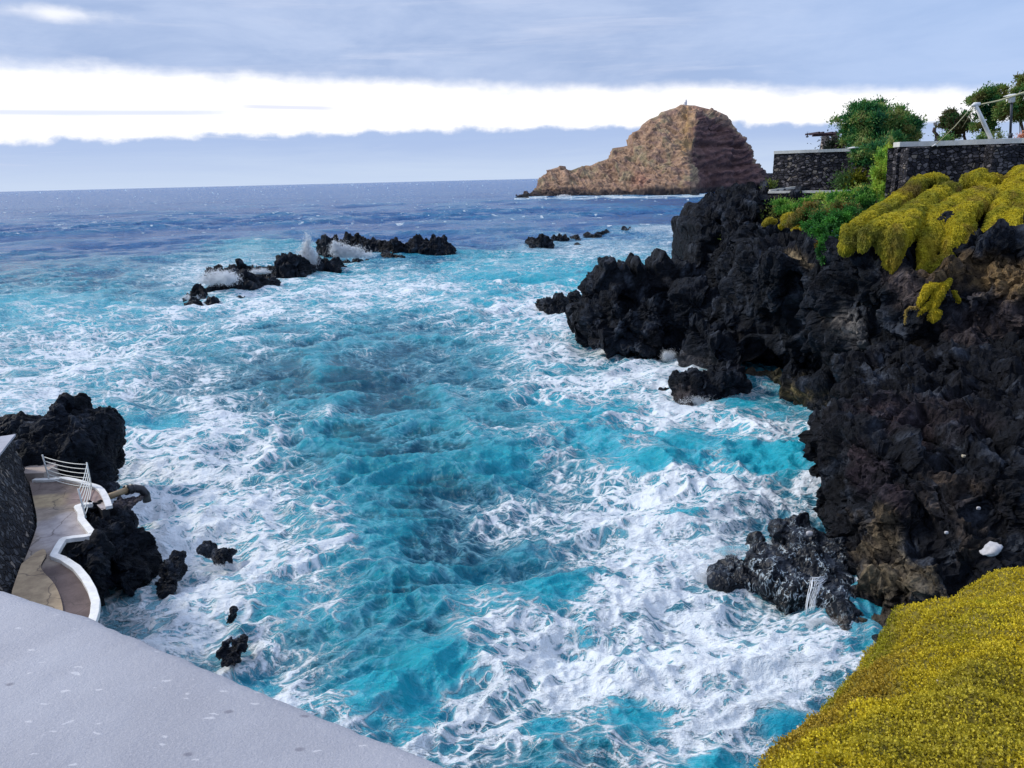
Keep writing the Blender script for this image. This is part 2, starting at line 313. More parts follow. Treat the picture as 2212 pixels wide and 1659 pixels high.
# ---------------------------------------------------------------- world
def world():
    t = NT('World', True); bpy.context.scene.world = t.m
    g = t.n('ShaderNodeTexCoord').outputs['Generated']; s = t.n('ShaderNodeSeparateXYZ', {0: g})
    el = t.math('MULTIPLY', t.math('ARCSINE', s.outputs[2]), 180/pi); az = t.math('MULTIPLY', t.math('ARCTAN2', s.outputs[0], s.outputs[1]), 180/pi)
    cv = t.n('ShaderNodeCombineXYZ', {0: t.math('MULTIPLY', az, .05), 1: t.math('MULTIPLY', el, .17), 2: 0.}).outputs[0]
    n1 = t.noise(cv, 1.5, 6, .62, .3); n2 = t.noise(t.vscale(cv, (2.2, 1.0, 1)), 4., 5, .55); n3 = t.noise(t.vscale(cv, (.55, 2.2, 1)), 2.2, 6, .6, .6)
    sky = t.n('ShaderNodeTexSky', sky_type='NISHITA', sun_disc=False, sun_elevation=SUN_EL, sun_rotation=SUN_ROT, air_density=1., dust_density=1.5, ozone_density=2.).outputs[0]
    # deck of cloud above, open bright band, far bank of cloud on the horizon
    aq = t.math('MULTIPLY', az, az); edge = t.math('ADD', t.math('MULTIPLY_ADD', az, -.045, 6.05), t.math('MULTIPLY', aq, -.0004)); e = t.math('SUBTRACT', el, edge)
    e = t.math('ADD', e, t.math('MULTIPLY', t.math('SUBTRACT', n2, .5), 1.1)); e = t.math('ADD', e, t.math('MULTIPLY', t.math('SUBTRACT', n1, .5), 1.6)); deck = t.ss(e, -.4, .8)
    edge2 = t.math('ADD', t.math('MULTIPLY_ADD', az, -.003, 3.6), t.math('MULTIPLY', aq, -.0007)); e2 = t.math('SUBTRACT', edge2, el)
    e2 = t.math('ADD', e2, t.math('MULTIPLY', t.math('SUBTRACT', n2, .5), 1.5)); bank = t.ss(e2, -.15, .4)
    stl = t.math('ABSOLUTE', t.math('SUBTRACT', el, t.math('MULTIPLY_ADD', az, .012, 4.95)))
    strip = t.math('MULTIPLY', t.ss(stl, .26, .05), t.ss(t.math('ADD', az, t.math('MULTIPLY', n2, 6.)), -13., -19.))
    stl2 = t.math('ABSOLUTE', t.math('SUBTRACT', el, t.math('MULTIPLY_ADD', az, -.02, 4.75)))
    strip2 = t.math('MULTIPLY', t.ss(stl2, .2, .05), t.math('MULTIPLY', t.ss(az, -19., -17.), t.ss(az, -11., -13.)))
    k = 10.
    def col(r, gg, b): return (r*k, gg*k, b*k, 1)
    bright = t.mix(.96, sky, col(1.12, 1.10, 1.12))
    dk = t.mix(t.ss(n1, .3, .7), col(.34, .45, .70), col(.49, .59, .82)); dk = t.mix(t.math('MULTIPLY', t.ss(n3, .5, .75), .55), dk, col(.62, .68, .86))
    right = t.ss(az, 5., 32.); dk = t.mix(t.math('MULTIPLY', right, .55), dk, col(.42, .58, .90))
    dk = t.mix(t.math('MULTIPLY', t.ss(el, 14., 35.), .8), dk, col(.62, .72, .98))
    bk = t.mix(t.ss(t.math('ADD', el, t.math('MULTIPLY', n3, 2.5)), 1.2, 4.4), col(.56, .67, .86), col(.40, .52, .79))
    bk = t.mix(t.math('MULTIPLY', t.math('MULTIPLY', t.ss(n3, .55, .7), t.ss(az, -5., -16.)), t.math('MULTIPLY', t.ss(el, 1., 2.2), .7)), bk, col(.8, .82, .93))
    bright = t.mix(t.math('MULTIPLY', t.ss(t.math('MULTIPLY', n3, n1), .27, .42), .45), bright, col(.78, .84, .97)); c = t.mix(bank, bright, bk); c = t.mix(t.math('MULTIPLY', strip, .7), c, col(.62, .69, .88)); c = t.mix(t.math('MULTIPLY', strip2, .55), c, col(.55, .6, .85))
    da = t.math('MULTIPLY', t.math('ADD', az, 28.), .22); de = t.math('MULTIPLY', t.math('SUBTRACT', el, 10.2), 1.4); rr_ = t.math('SQRT', t.math('ADD', t.math('MULTIPLY', da, da), t.math('MULTIPLY', de, de)))
    dk = t.mix(t.math('MULTIPLY', t.ss(t.math('ADD', rr_, t.math('MULTIPLY', n2, 1.2)), 1.5, .5), .9), dk, col(.95, .96, 1.02))
    c = t.mix(deck, c, dk); c = t.mix(.05, c, sky)
    b = t.n('ShaderNodeBackground', {'Color': c, 'Strength': .1}); t.n('ShaderNodeOutputWorld', {'Surface': b.outputs[0]})
SUN_EL = radians(38); SUN_AZ = radians(-75)       # sun to the left, a little ahead
SUN_ROT = SUN_AZ
world()
L = bpy.data.lights.new('sun', 'SUN'); L.energy = 2.6; L.angle = radians(12); L.color = (1., .93, .82)
so = bpy.data.objects.new('sun', L); C.objects.link(so)
import mathutils
sd = mathutils.Vector((sin(SUN_AZ)*cos(SUN_EL), cos(SUN_AZ)*cos(SUN_EL), sin(SUN_EL)))
so.rotation_euler = sd.to_track_quat('Z', 'Y').to_euler()
cam = bpy.data.cameras.new('camera'); co = bpy.data.objects.new('camera', cam); C.objects.link(co)
cam.sensor_width = 36; cam.lens = F/2212*36; cam.clip_start = .05; cam.clip_end = 60000
R = mathutils.Matrix((tuple(rt), tuple(up), tuple(-fw))).transposed(); co.matrix_world = mathutils.Matrix.Translation(tuple(CAM)) @ R.to_4x4()
bpy.context.scene.camera = co
vs = bpy.context.scene.view_settings; vs.view_transform = 'Standard'; vs.look = 'None'; vs.exposure = .12; vs.gamma = 1
bpy.context.scene.cycles.max_bounces = 5
# ---------------------------------------------------------------- ocean
def m_water():
    t = NT('sea_water'); p = t.pos(); a = t.n('ShaderNodeSeparateColor', {0: t.attr('wat')}); cov, aer, hg = a.outputs[0], a.outputs[1], a.outputs[2]
    b = t.n('ShaderNodeSeparateColor', {0: t.attr('zone')}); deep, far, milk = b.outputs[0], b.outputs[1], b.outputs[2]
    p2 = t.n('ShaderNodeVectorMath', {0: p, 1: (1, 1, 0)}, operation='MULTIPLY').outputs[0]
    w1 = t.warp(p2, .22, 3.2, 3); w2 = t.warp(w1, 1.1, .5, 3)
    ws = t.vscale(w2, (.5, 1., 1.))
    e1 = t.n('ShaderNodeTexVoronoi', {'Vector': ws, 'Scale': .95}, feature='DISTANCE_TO_EDGE').outputs[0]
    e2 = t.n('ShaderNodeTexVoronoi', {'Vector': ws, 'Scale': 2.4}, feature='DISTANCE_TO_EDGE').outputs[0]
    e3 = t.n('ShaderNodeTexVoronoi', {'Vector': w2, 'Scale': 5.5}, feature='DISTANCE_TO_EDGE').outputs[0]
    big = t.noise(w1, .33, 5, .6); fine = t.noise(t.vscale(w2, (.6, 1, 1)), 3.2, 6, .7)
    rn = t.noise(t.vscale(w1, (.4, 1, 1)), .9, 6, .68); rid = t.math('SUBTRACT', 1., t.math('MULTIPLY', t.math('ABSOLUTE', t.math('SUBTRACT', rn, .5)), 7.))
    web = t.math('MAXIMUM', t.math('SUBTRACT', 1., t.math('MULTIPLY', e1, 3.3)), t.math('SUBTRACT', .9, t.math('MULTIPLY', e2, 4.6)))
    web = t.math('MAXIMUM', web, t.math('SUBTRACT', .68, t.math('MULTIPLY', e3, 4.)))
    web = t.math('MAXIMUM', t.math('MULTIPLY', web, t.ss(far, .75, .2)), rid)
    v = t.math('ADD', t.math('MULTIPLY', web, .60), t.math('MULTIPLY', fine, .36)); v = t.math('ADD', v, t.math('MULTIPLY', big, .55))
    th = t.math('MULTIPLY_ADD', cov, -1.12, 1.585)
    x = t.math('SUBTRACT', v, th); foam = t.ss(x, -.03, .13); thin = t.ss(x, -.26, .05)
    # body colour of the water, with wave shading by height mixed in
    dcol = t.mix(deep, (.003, .105, .165, 1), (.02, .125, .33, 1))
    acol = t.mix(t.noise(w1, .5, 3), (.004, .28, .40, 1), (.015, .44, .56, 1))
    av = t.math('ADD', aer, t.math('MULTIPLY', t.math('SUBTRACT', t.noise(w1, .25, 4, .6), .5), .9))
    c = t.mix(t.ss(av, .25, 1.05), dcol, acol)
    c = t.mix(t.math('MULTIPLY', t.ss(hg, .50, .22), .5), c, t.mix(1., c, (.3, .6, .75, 1), 'MULTIPLY'))  # troughs darkened in the colour for stronger wave relief
    c = t.mix(t.math('MULTIPLY', t.ss(hg, .5, .85), t.math('SUBTRACT', .6, t.math('MULTIPLY', deep, .45))), c, (.010, .36, .47, 1))  # crests lightened in the colour, as if light came through thin water
    c = t.mix(t.math('MULTIPLY', t.ss(milk, .1, .9), .85), c, (.36, .60, .70, 1))
    c = t.mix(t.math('MULTIPLY', thin, .42), c, (.26, .62, .78, 1))
    fc = t.mix(fine, (.62, .74, .84, 1), (.93, .95, .97, 1)); c = t.mix(foam, c, fc)
    r = t.math('MULTIPLY_ADD', foam, .5, .14); r = t.math('MULTIPLY_ADD', thin, .12, r)
    h = t.math('MULTIPLY', t.noise(t.vscale(t.warp(p2, .8, .5), (.55, 1., 1.)), 1.5, 7, .62), 1.)
    nb = t.bump(h, .95, .6)
    nb = t.bump(t.math('ADD', foam, t.math('MULTIPLY', fine, foam)), .65, .12, nb)
    hf = t.noise(t.vscale(p2, (.6, 1., 1.)), .12, 6, .66); nb = t.bump(hf, far, 6., nb)
    sp = t.math('MULTIPLY_ADD', deep, -.27, .5); r = t.math('MULTIPLY_ADD', deep, .08, r)
    return t.out(c, r, nb, sp, IOR=1.33)
def crests(x, y, cell):
    P = np.stack([x, y, np.zeros_like(x)], 1)
    Wd = P+1.6*np.stack([noise(P/7, 11), noise(P/7, 12), 0*x], 1)
    a = radians(-14); q = np.stack([Wd[:, 0]*cos(a)-Wd[:, 1]*sin(a), Wd[:, 0]*sin(a)+Wd[:, 1]*cos(a), Wd[:, 2]], 1)
    h = np.zeros(len(x)); cr = np.zeros(len(x)); fr = sstep(120, 320, y)
    for wl, amp, an, s, rg in ((55, .35, .7, 7, 1), (26, .55, .7, 1, 0), (11, .5, .65, 2, 1), (5.2, .50, .6, 3, 1), (2.7, .34, .62, 4, 1), (1.3, .20, .65, 5, 1), (.65, .10, .8, 6, 1)):
        n = noise(q*np.array([an, 1, 1])/wl, s); k = sstep(2.2, 4.5, wl/cell)
        if wl > 20: amp = amp*(.7+1.5*fr)*(1 if wl < 50 else fr)
        elif wl > 9: amp = amp*(1+1.3*fr)
        if rg and wl < 11: cr = np.maximum(cr, (1-np.abs(n)*(7 if wl > 4 else 5.5))*(.75+.25*(wl < 6)))
        h += k*amp*((1-2.6*np.abs(n))*.8-.35 if rg else n)
    return h*1.22, np.clip(cr, 0, 1)
blobs = [ # x, y, rx, ry, foam, turquoise, milk  (places on the water, picture grid)
 (720, 600, 330, 45, .45, .5, .2), (1000, 640, 300, 45, .3, .7, .1), (520, 660, 200, 30, .35, .5, .2), (560, 545, 160, 25, .3, .6, .3), (430, 585, 90, 30, .5, .3, .6), (1290, 535, 220, 32, .62, .3, .5), (1420, 490, 120, 16, .5, .3, .4),
 (1080, 570, 120, 30, .1, .8, 0), (1350, 600, 170, 40, .05, 1., 0), (560, 525, 120, 14, .25, .4, 0), (150, 690, 260, 40, .1, .8, .15), (60, 650, 180, 18, .2, .6, 0), (200, 760, 330, 50, .28, .35, .1), (120, 830, 260, 50, .28, .35, .2),
 (60, 880, 120, 40, .2, .2, .7), (430, 940, 260, 90, .36, .3, .1), (330, 1060, 190, 110, .42, .3, .2), (520, 1130, 200, 110, .34, .4, .15), (360, 1330, 190, 120, .55, .3, .65), (520, 1260, 150, 90, .4, .2, .5), (600, 1500, 130, 80, .45, .2, .15), (450, 1180, 110, 60, .3, .3, .4),
 (830, 820, 260, 120, -.12, 0, 0), (850, 1250, 130, 250, -.06, .15, 0), (900, 1000, 220, 90, -.1, .1, 0), (1000, 780, 160, 60, .05, .3, 0), (1180, 690, 150, 60, .28, .5, 0), (1270, 860, 180, 80, .32, .45, .05), (1420, 830, 140, 40, .42, .3, .15), (1400, 930, 200, 60, .25, .7, .05),
 (1650, 930, 150, 60, .5, .5, .25), (1520, 1000, 170, 40, .1, .9, 0), (1660, 1000, 90, 28, -.3, 1., 0), (1430, 1010, 70, 26, -.35, .9, 0), (1560, 1080, 220, 70, .55, .3, .1), (1330, 1090, 170, 80, .45, .3, .05), (1120, 1110, 120, 70, .38, .1, 0), (1480, 1210, 190, 70, .6, .3, .75), (1330, 1290, 150, 60, .4, .3, .3),
 (1180, 1290, 110, 60, .05, .1, 0), (1050, 1300, 110, 80, .35, .1, 0), (1150, 1420, 240, 90, .55, .2, .1), (1600, 1420, 220, 120, .7, .3, .55), (1400, 1500, 260, 110, .52, .4, .25), (1000, 1560, 150, 90, .42, .2, .05), (1720, 1540, 60, 26, -.5, .9, 0), (820, 1560, 160, 90, .12, .4, 0), (1500, 1620, 160, 40, .3, .5, .2),
 (1500, 760, 60, 20, .4, 0, .2), (1350, 760, 110, 18, .35, .2, 0), (1480, 880, 90, 22, .5, .2, .4), (1180, 750, 70, 60, .2, .1, 0), (1190, 660, 70, 14, .4, 0, .3), (1480, 600, 40, 40, .6, 0, .5), (1480, 505, 60, 15, .5, 0, .5)]
holes = [(830, 820, 240, 110, .10, 0), (850, 1250, 100, 240, .12, .15), (900, 1010, 200, 80, .14, .1), (1190, 1275, 95, 42, .42, .5), (1430, 1012, 75, 24, .5, .9), (1665, 1002, 95, 26, .6, 1.), (1330, 950, 90, 26, .25, .6), (840, 1490, 130, 70, .2, .5), (1010, 1225, 60, 60, .25, .3), (1500, 955, 70, 18, .3, .6),
 (1290, 880, 90, 22, .25, .6), (1370, 1540, 70, 30, .35, .9), (640, 820, 90, 40, .15, .1), (1720, 1540, 60, 26, .6, .9), (1120, 1180, 60, 30, .2, .3), (1250, 1380, 50, 26, .2, .5), (1600, 880, 70, 16, .3, .6), (560, 1460, 60, 30, .2, .5), (330, 915, 60, 14, .3, .6), (610, 1310, 70, 50, .2, .4), (1470, 1110, 50, 16, .25, .5), (960, 1440, 60, 40, .25, .5), (1560, 1640, 60, 20, .3, .8), (1180, 1560, 50, 24, .25, .7), (720, 960, 80, 40, .15, .2), (1100, 1010, 80, 30, .2, .5), (1050, 640, 70, 12, .2, .6), (1150, 600, 120, 12, .25, .8)]
isl_front = [Z(2, x, y) for x, y in ((60, 866), (160, 856), (300, 858), (500, 854), (700, 850), (900, 852), (1100, 856), (1250, 852), (1450, 842), (1600, 840), (1850, 834), (2100, 828))]
def ocean():
    ys = np.concatenate([np.array([8000, 5200, 3600, 2700, 2200, 1950]), np.arange(1800, 700, -2.4), np.arange(700, 470, -1.5), np.arange(470, 398, -.6)])
    dep = H/np.tan(np.arctan((ys-CY)/F)+PIT)*1.0; rr = list(dep[dep > 0]); rr = [r for r in rr if r < 1500]
    rr = np.array([.4]+rr+[1700, 2100, 2800, 4000, 6000, 10000, 18000, 30000]); rr = np.unique(rr)
    az = np.concatenate([np.linspace(-pi, -1.0, 60)[:-1], np.linspace(-1.0, -.66, 120)[:-1], np.linspace(-.66, .62, 860)[:-1], np.linspace(.62, 1., 80)[:-1], np.linspace(1., pi, 60)])
    Rg, A = np.meshgrid(rr, az, indexing='ij'); x = (Rg*np.sin(A)).ravel(); y = (Rg*np.cos(A)).ravel()
    cell = np.maximum(np.gradient(rr)[:, None], Rg*.0016)+0*Rg; cell = cell.ravel()*.8; inside = (np.abs(A.ravel()) < .95)
    cell = np.where(inside, cell, np.maximum(cell, Rg.ravel()*.04))
    h, crl = crests(x, y, cell)
    px, py = proj(np.stack([x, y, 0*x], 1)); vis = (y > 5)
    P = np.stack([x, y, 0*x], 1); r = Rg.ravel()
    hy = py-(385-(px-1160)*.0241)   # picture rows below the horizon
    fc_ = sstep(140, 90, hy)
    jx = px+26*noise(P/9, 61)+12*noise(P/3.5, 62); jy = py+np.minimum(hy*.06, 26)*noise(P/9, 63)+np.minimum(hy*.03, 10)*noise(P/4, 64)
    cov = .10+.30*sstep(95, 200, hy)+.14*sstep(230, 300, hy)-.05*sstep(330, 420, hy); aer = .05+.14*sstep(100, 260, hy)+.12*noise(P/14, 97)*sstep(70, 140, hy)*sstep(300, 180, hy); milk = np.zeros_like(x)
    for bx, by, rx, ry, f, tq, mk_ in blobs:
        if f < 0: continue
        g = np.exp(-((jx-bx)/rx)**2*.9-((jy-by)/ry)**2*.9); cov += f*g*.92; aer += tq*g; milk = np.maximum(milk, mk_*g)
    for i in range(len(isl_front)-1):    # surf at the foot of the islet
        (x0, y0), (x1, y1) = isl_front[i], isl_front[i+1]; m = (px > x0-2) & (px <= x1+2); yy = y0+(px-x0)/(x1-x0)*(y1-y0)
        g = np.exp(-((py-yy-1)/4.2)**2)*m*np.clip(.7+1.2*noise(P/16, 71), 0, 1); cov += 1.6*g; aer += .6*g; milk = np.maximum(milk, .7*g)
    cov += crl*(.26*sstep(60, 200, hy)+.05)*np.clip(.6+1.3*noise(P/6, 81), 0, 1.3); cov = .95*(1-np.exp(-np.clip(cov, 0, 3)*1.15))
    for bx, by, rx, ry, f, tq in holes:
        g = np.exp(-((jx-bx)/rx)**2-((jy-by)/ry)**2); cov -= f*g; aer += tq*g; milk *= 1-g*min(1, f*2)
    cov += fc_*.62*sstep(.46, .70, noise(P/np.array([4, 10, 9]), 93)+.35*noise(P/np.array([2, 5, 9]), 94)+.25*noise(P/60, 95))
    cov = np.where(vis, np.clip(cov, 0, .85), .3); far = sstep(70, 230, r); deep = np.clip(sstep(210, 90, hy)+.25*sstep(420, 200, hy), 0, 1)*sstep(.95, .2, aer*.8)
    deep = np.where(vis, deep, .5)
    cal = 1-.55*np.clip(milk, 0, 1); h *= cal
    h += .10*np.clip(milk, 0, 1)*fbm(P/.8, 3, 33)*sstep(.8, .3, cell)+.10*np.clip(cov-.45, 0, .5)*2*fbm(P/.55, 3, 37)*sstep(.4, .15, cell)
    cov = np.clip(cov+.10*sstep(.35, .9, h), 0, 1.25)
    n, k = len(rr), len(az); i = np.arange(n-1)[:, None]*k; j = np.arange(k-1)[None]
    Fq = np.stack([i+j, i+j+1, i+j+k+1, i+j+k], -1).reshape(-1, 4)[:, ::-1]
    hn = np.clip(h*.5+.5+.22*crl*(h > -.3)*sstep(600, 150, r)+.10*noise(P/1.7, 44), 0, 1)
    o = mk('sea', np.stack([x, y, h], 1), Fq, m_water(), attr={'wat': np.stack([np.clip(cov, 0, 1.2), np.clip(aer, 0, 1.2), hn], 1), 'zone': np.stack([deep, far, np.clip(milk, 0, 1)], 1)})
    tag(o, 'choppy turquoise and deep blue sea streaked with white foam', kind='structure')
ocean()
# ---------------------------------------------------------------- rocks in the sea
def ridge(name, k, sky, base, thick, label, cat='rock', group=None, step=.22, A=.5, seed=0, front=.5, parent=None, L=2.2, mat=None, lift=0.):
    """a rock whose skyline and waterline are known: front waterline, crest and back waterline joined by a rounded profile"""
    sky = np.array([Z(k, *p) for p in sky]); base = np.array([Z(k, *p) for p in base])
    a = W(*base[0]); b = W(*base[-1]); n = max(8, int(np.linalg.norm(b-a)/step))
    xs = np.linspace(sky[0, 0], sky[-1, 0], n); ysk = np.interp(xs, sky[:, 0], sky[:, 1]); yb = np.interp(xs, base[:, 0], base[:, 1])
    m = max(9, int(thick*1.6/step)); V = []
    for i in range(n):
        f = W(xs[i], yb[i]); c = D(xs[i], ysk[i], f[1]+thick*front); hgt = max(c[2], .05)
        end = min(1, (min(i, n-1-i)+.6)/(n*.10+1))**.5
        for j in range(m):
            t = j/(m-1)*2-1; yy = f[1]+thick*front+(thick*front*t if t < 0 else thick*(1-front)*t*1.1)*(.35+.65*end)
            z = -1.0+(hgt+1.0)*(1-abs(t)**2.3)**.62 if abs(t) < 1 else -1.0
            V.append((c[0]*(yy/c[1])**.5, yy, z))
    V = np.array(V); i = np.arange(n-1)[:, None]*m; j = np.arange(m-1)[None]
    Fq = np.stack([i+j, i+m+j, i+m+j+1, i+j+1], -1).reshape(-1, 4)
    V = crag(V, Fq, L, A, seed, spike=A*.35); V[:, 2] += lift
    o = mk(name, V, Fq, mat or M['rock_far'], parent, smooth=False, cols=rockcol(V, s=seed))
    if not parent: tag(o, label, cat, group)
    return o
G1 = 'black lava rocks of the long offshore reef'; G2 = 'black lava rocks of the farther small reef'
ridge('sea_rock', 7, [(50, 590), (75, 575), (95, 545), (130, 540), (150, 515), (175, 505), (195, 540), (212, 590)], [(45, 610), (110, 622), (212, 612)], 3., 'small twin peaked black rock at the left end of the long reef', group=G1, seed=1, A=.45, L=1.6)
ridge('sea_rock', 7, [(45, 645), (75, 620), (110, 615), (150, 628), (190, 648)], [(45, 652), (120, 655), (192, 652)], 1.6, 'low flat black rock nearest the viewer at the left end of the reef', group=G1, seed=2, A=.3, L=1.2)
ridge('sea_rock', 7, [(190, 630), (215, 600), (250, 583), (290, 592), (312, 622)], [(190, 638), (250, 642), (312, 628)], 2., 'rounded dark boulder just right of the reef\'s left end rocks', group=G1, seed=3, A=.3, L=1.3)
ridge('sea_rock', 7, [(412, 595), (430, 580), (460, 582), (490, 592)], [(412, 606), (450, 607), (492, 594)], 1.6, 'tiny low rock alone in foam below the left part of the reef', group=G1, seed=4, A=.2, L=1.)
ridge('sea_rock', 7, [(203, 550), (240, 515), (285, 495), (330, 492), (400, 490), (415, 440), (470, 420), (520, 425), (580, 440), (640, 450), (700, 470), (745, 500)], [(203, 572), (300, 560), (420, 556), (520, 548), (600, 545), (680, 525), (745, 508)], 5., 'long low black rock with its right end stepping down into white foam', group=G1, seed=5, A=.6)
ridge('sea_rock', 7, [(205, 412), (245, 380), (290, 372), (320, 395), (368, 398), (374, 365), (410, 370), (450, 345), (500, 358), (540, 388), (590, 430), (625, 452)], [(205, 425), (300, 470), (420, 495), (500, 480), (625, 465)], 6., 'jagged black rock with a spray covered left tip behind the long low rock', group=G1, seed=6, A=.6, front=.4)
ridge('sea_rock', 7, [(530, 372), (600, 376), (690, 372), (740, 322), (780, 290), (830, 290), (888, 282), (912, 330), (960, 360), (1010, 375)], [(530, 430), (620, 450), (720, 470), (830, 460), (920, 450), (1010, 425)], 6., 'broad dome shaped black rock in the middle of the long reef', group=G1, seed=7, A=.65)
ridge('sea_rock', 7, [(970, 345), (1000, 302), (1060, 305), (1110, 330), (1150, 310), (1200, 340), (1218, 375)], [(970, 410), (1060, 412), (1150, 410), (1218, 385)], 5., 'black rock streaked with running water beneath the reef\'s tall pillar', group=G1, seed=8, A=.55)
ridge('sea_rock', 7, [(1008, 195), (1018, 180), (1045, 178), (1052, 148), (1072, 140), (1092, 155), (1130, 160), (1155, 150), (1168, 172)], [(1005, 300), (1080, 318), (1168, 310)], 5., 'tall squared black pillar of rock rising beside the spray plume', group=G1, seed=9, A=.5, L=1.8)
ridge('sea_rock', 7, [(1140, 165), (1205, 178), (1222, 130), (1270, 150), (1312, 145), (1342, 170), (1400, 178), (1420, 168), (1480, 187), (1515, 197), (1550, 178), (1590, 180), (1620, 210), (1668, 218)], [(1140, 275), (1250, 272), (1350, 275), (1450, 278), (1560, 290), (1668, 280)], 7., 'long black wall of rock between the tall pillar and the right end rock', group=G1, seed=10, A=.6)
ridge('sea_rock', 7, [(1650, 235), (1662, 205), (1690, 170), (1730, 148), (1770, 170), (1800, 155), (1822, 182), (1850, 140), (1890, 160), (1930, 150), (1960, 190), (2000, 220), (2020, 250)], [(1650, 285), (1750, 288), (1900, 285), (2020, 284)], 7., 'craggy black rock with several peaks at the right end of the long reef', group=G1, seed=11, A=.6)
ridge('sea_rock', 7, [(1268, 322), (1300, 300), (1335, 308), (1345, 335)], [(1268, 350), (1310, 352), (1345, 345)], 2.5, 'small black boulder in foam right below the tall pillar', group=G1, seed=12, A=.3, L=1.2)
ridge('sea_rock', 7, [(1190, 330), (1210, 315), (1240, 318), (1262, 335)], [(1190, 350), (1230, 352), (1262, 348)], 2.5, 'low brownish rock touching the pillar\'s lower right foot', group=G1, seed=13, A=.3, L=1.2)
ridge('sea_rock', 7, [(1475, 275), (1490, 255), (1515, 252), (1540, 275), (1600, 280), (1645, 300)], [(1475, 300), (1550, 312), (1645, 312)], 3., 'low wave washed rock in front of the reef\'s long wall', group=G1, seed=14, A=.3, L=1.2)
ridge('sea_rock', 7, [(1345, 325), (1370, 313), (1405, 322)], [(1345, 330), (1380, 333), (1410, 326)], 1.6, 'sliver of dark rock awash right of the small boulder', group=G1, seed=15, A=.2, L=1.)
ridge('sea_rock', 2, [(130, 1212), (160, 1185), (190, 1175), (215, 1192), (240, 1165), (270, 1135), (292, 1160), (322, 1185), (350, 1215)], [(130, 1225), (180, 1235), (250, 1248), (350, 1240)], 5., 'pointed black rock at the left end of the farther reef', group=G2, seed=21, A=.6)
ridge('sea_rock', 2, [(340, 1185), (362, 1148), (385, 1168), (410, 1155), (440, 1165), (465, 1152), (488, 1190)], [(340, 1205), (420, 1203), (490, 1198)], 5., 'row of low black teeth of rock second from the farther reef\'s left end', group=G2, seed=22, A=.6)
ridge('sea_rock', 2, [(497, 1180), (520, 1160), (545, 1145), (565, 1165), (580, 1190)], [(497, 1188), (540, 1192), (580, 1194)], 4., 'single low hump of rock in the middle of the farther reef', group=G2, seed=23, A=.4)
ridge('sea_rock', 2, [(600, 1170), (640, 1152), (690, 1160), (710, 1125), (750, 1130), (780, 1118), (802, 1140)], [(600, 1176), (700, 1176), (802, 1148)], 6., 'black wedge of rock right of the middle of the farther reef', group=G2, seed=24, A=.5)
ridge('sea_rock', 2, [(902, 1120), (925, 1090), (945, 1110), (965, 1105), (985, 1125)], [(902, 1140), (945, 1142), (985, 1130)], 6., 'last greyish rock at the right end of the farther reef', group=G2, seed=25, A=.5)
ridge('sea_rock', 2, [(522, 1222), (555, 1216), (600, 1232)], [(522, 1228), (560, 1232), (604, 1238)], 2.5, 'thin rock just breaking the foam in front of the farther reef', group=G2, seed=26, A=.25)
ridge('sea_rock', 2, [(165, 1245), (195, 1227), (222, 1240)], [(165, 1258), (195, 1260), (225, 1255)], 2.5, 'brown wet stone at the foot of the farther reef\'s pointed rock', group=G2, seed=27, A=.25)
ridge('sea_rock', 2, [(1358, 1345), (1375, 1328), (1405, 1325), (1445, 1352)], [(1358, 1358), (1400, 1366), (1448, 1360)], 3.5, 'grey rock awash between the spires and the dark headland', group='loose rocks in the surf off the headland', seed=28, A=.3)
ridge('sea_rock', 2, [(1402, 1255), (1440, 1225), (1480, 1212), (1520, 1225)], [(1402, 1260), (1450, 1258), (1525, 1255)], 5., 'low grey rock in surf touching the headland\'s far side', group='loose rocks in the surf off the headland', seed=29, A=.3)
ridge('sea_rock', 3, [(30, 450), (60, 430), (130, 408), (160, 388), (200, 395), (245, 410), (270, 480)], [(30, 475), (90, 497), (180, 505), (270, 508)], 4.5, 'low black rock in foam just left of the headland tip', group='loose rocks in the surf off the headland', seed=30, A=.45, L=1.5, step=.14, mat=M['rock'])
ridge('sea_rock', 3, [(240, 400), (255, 375), (330, 365), (350, 400), (362, 440)], [(245, 460), (300, 470), (365, 462)], 4., 'square topped black rock between the low rock and the headland tip', group='loose rocks in the surf off the headland', seed=31, A=.4, L=1.5, step=.14, mat=M['rock'])
ridge('sea_rock', 3, [(912, 1078), (935, 1068), (975, 1080), (1020, 1078)], [(912, 1088), (960, 1094), (1022, 1092)], 1.4, 'thin dark rock barely above the water beside the cove boulder', group='loose rocks in the surf off the headland', seed=32, A=.15, L=.8, step=.08, mat=M['rock'])
G3 = 'small rocks in the foam near the platform'
def lumprock(name, parts, voxel, L, A, seed, label, cat='rock', group=None, mat='rock', spike=0., brown=.1, patches=(), base=(.0042, .0066, .0115), kind=None, attrf=None, fine=3, amp=None):
    V, Fq = remesh(parts, voxel); V = crag(V, Fq, L, A, seed, spike, fine, amp); c = rockcol(V, base, seed, brown)
    for i, (ctr, r, col, k) in enumerate(patches): c = patch(V, c, ctr, r, col, k, i)
    o = mk(name, V, Fq, M[mat], cols=c, smooth=False, attr=attrf(V) if attrf else None)
    return tag(o, label, cat, group, kind)
lumprock('sea_rock', [lump(6, 1180, 1190, 29.4, 55, 65, .9, 2.3), lump(6, 1200, 1250, 28.9, 45, 60, .8), lump(6, 1120, 1270, 28.6, 50, 35, .5), lump(6, 1150, 1330, 28.2, 60, 30, .6)], .05, .7, .22, 41, 'knobbly black boulder in foam just right of the platform\'s dark outcrop', group=G3, mat='rock_near')
lumprock('sea_rock', [lump(6, 1430, 1060, 31.6, 48, 30, .5, 2.5, 0, .5), lump(6, 1550, 1105, 31., 75, 25, .5, 2.5, 0, .3), lump(6, 1510, 1150, 30.4, 38, 55, .5)], .05, .6, .18, 42, 'forked black rock with water running off it, farther right in the foam', group=G3, mat='rock_near')
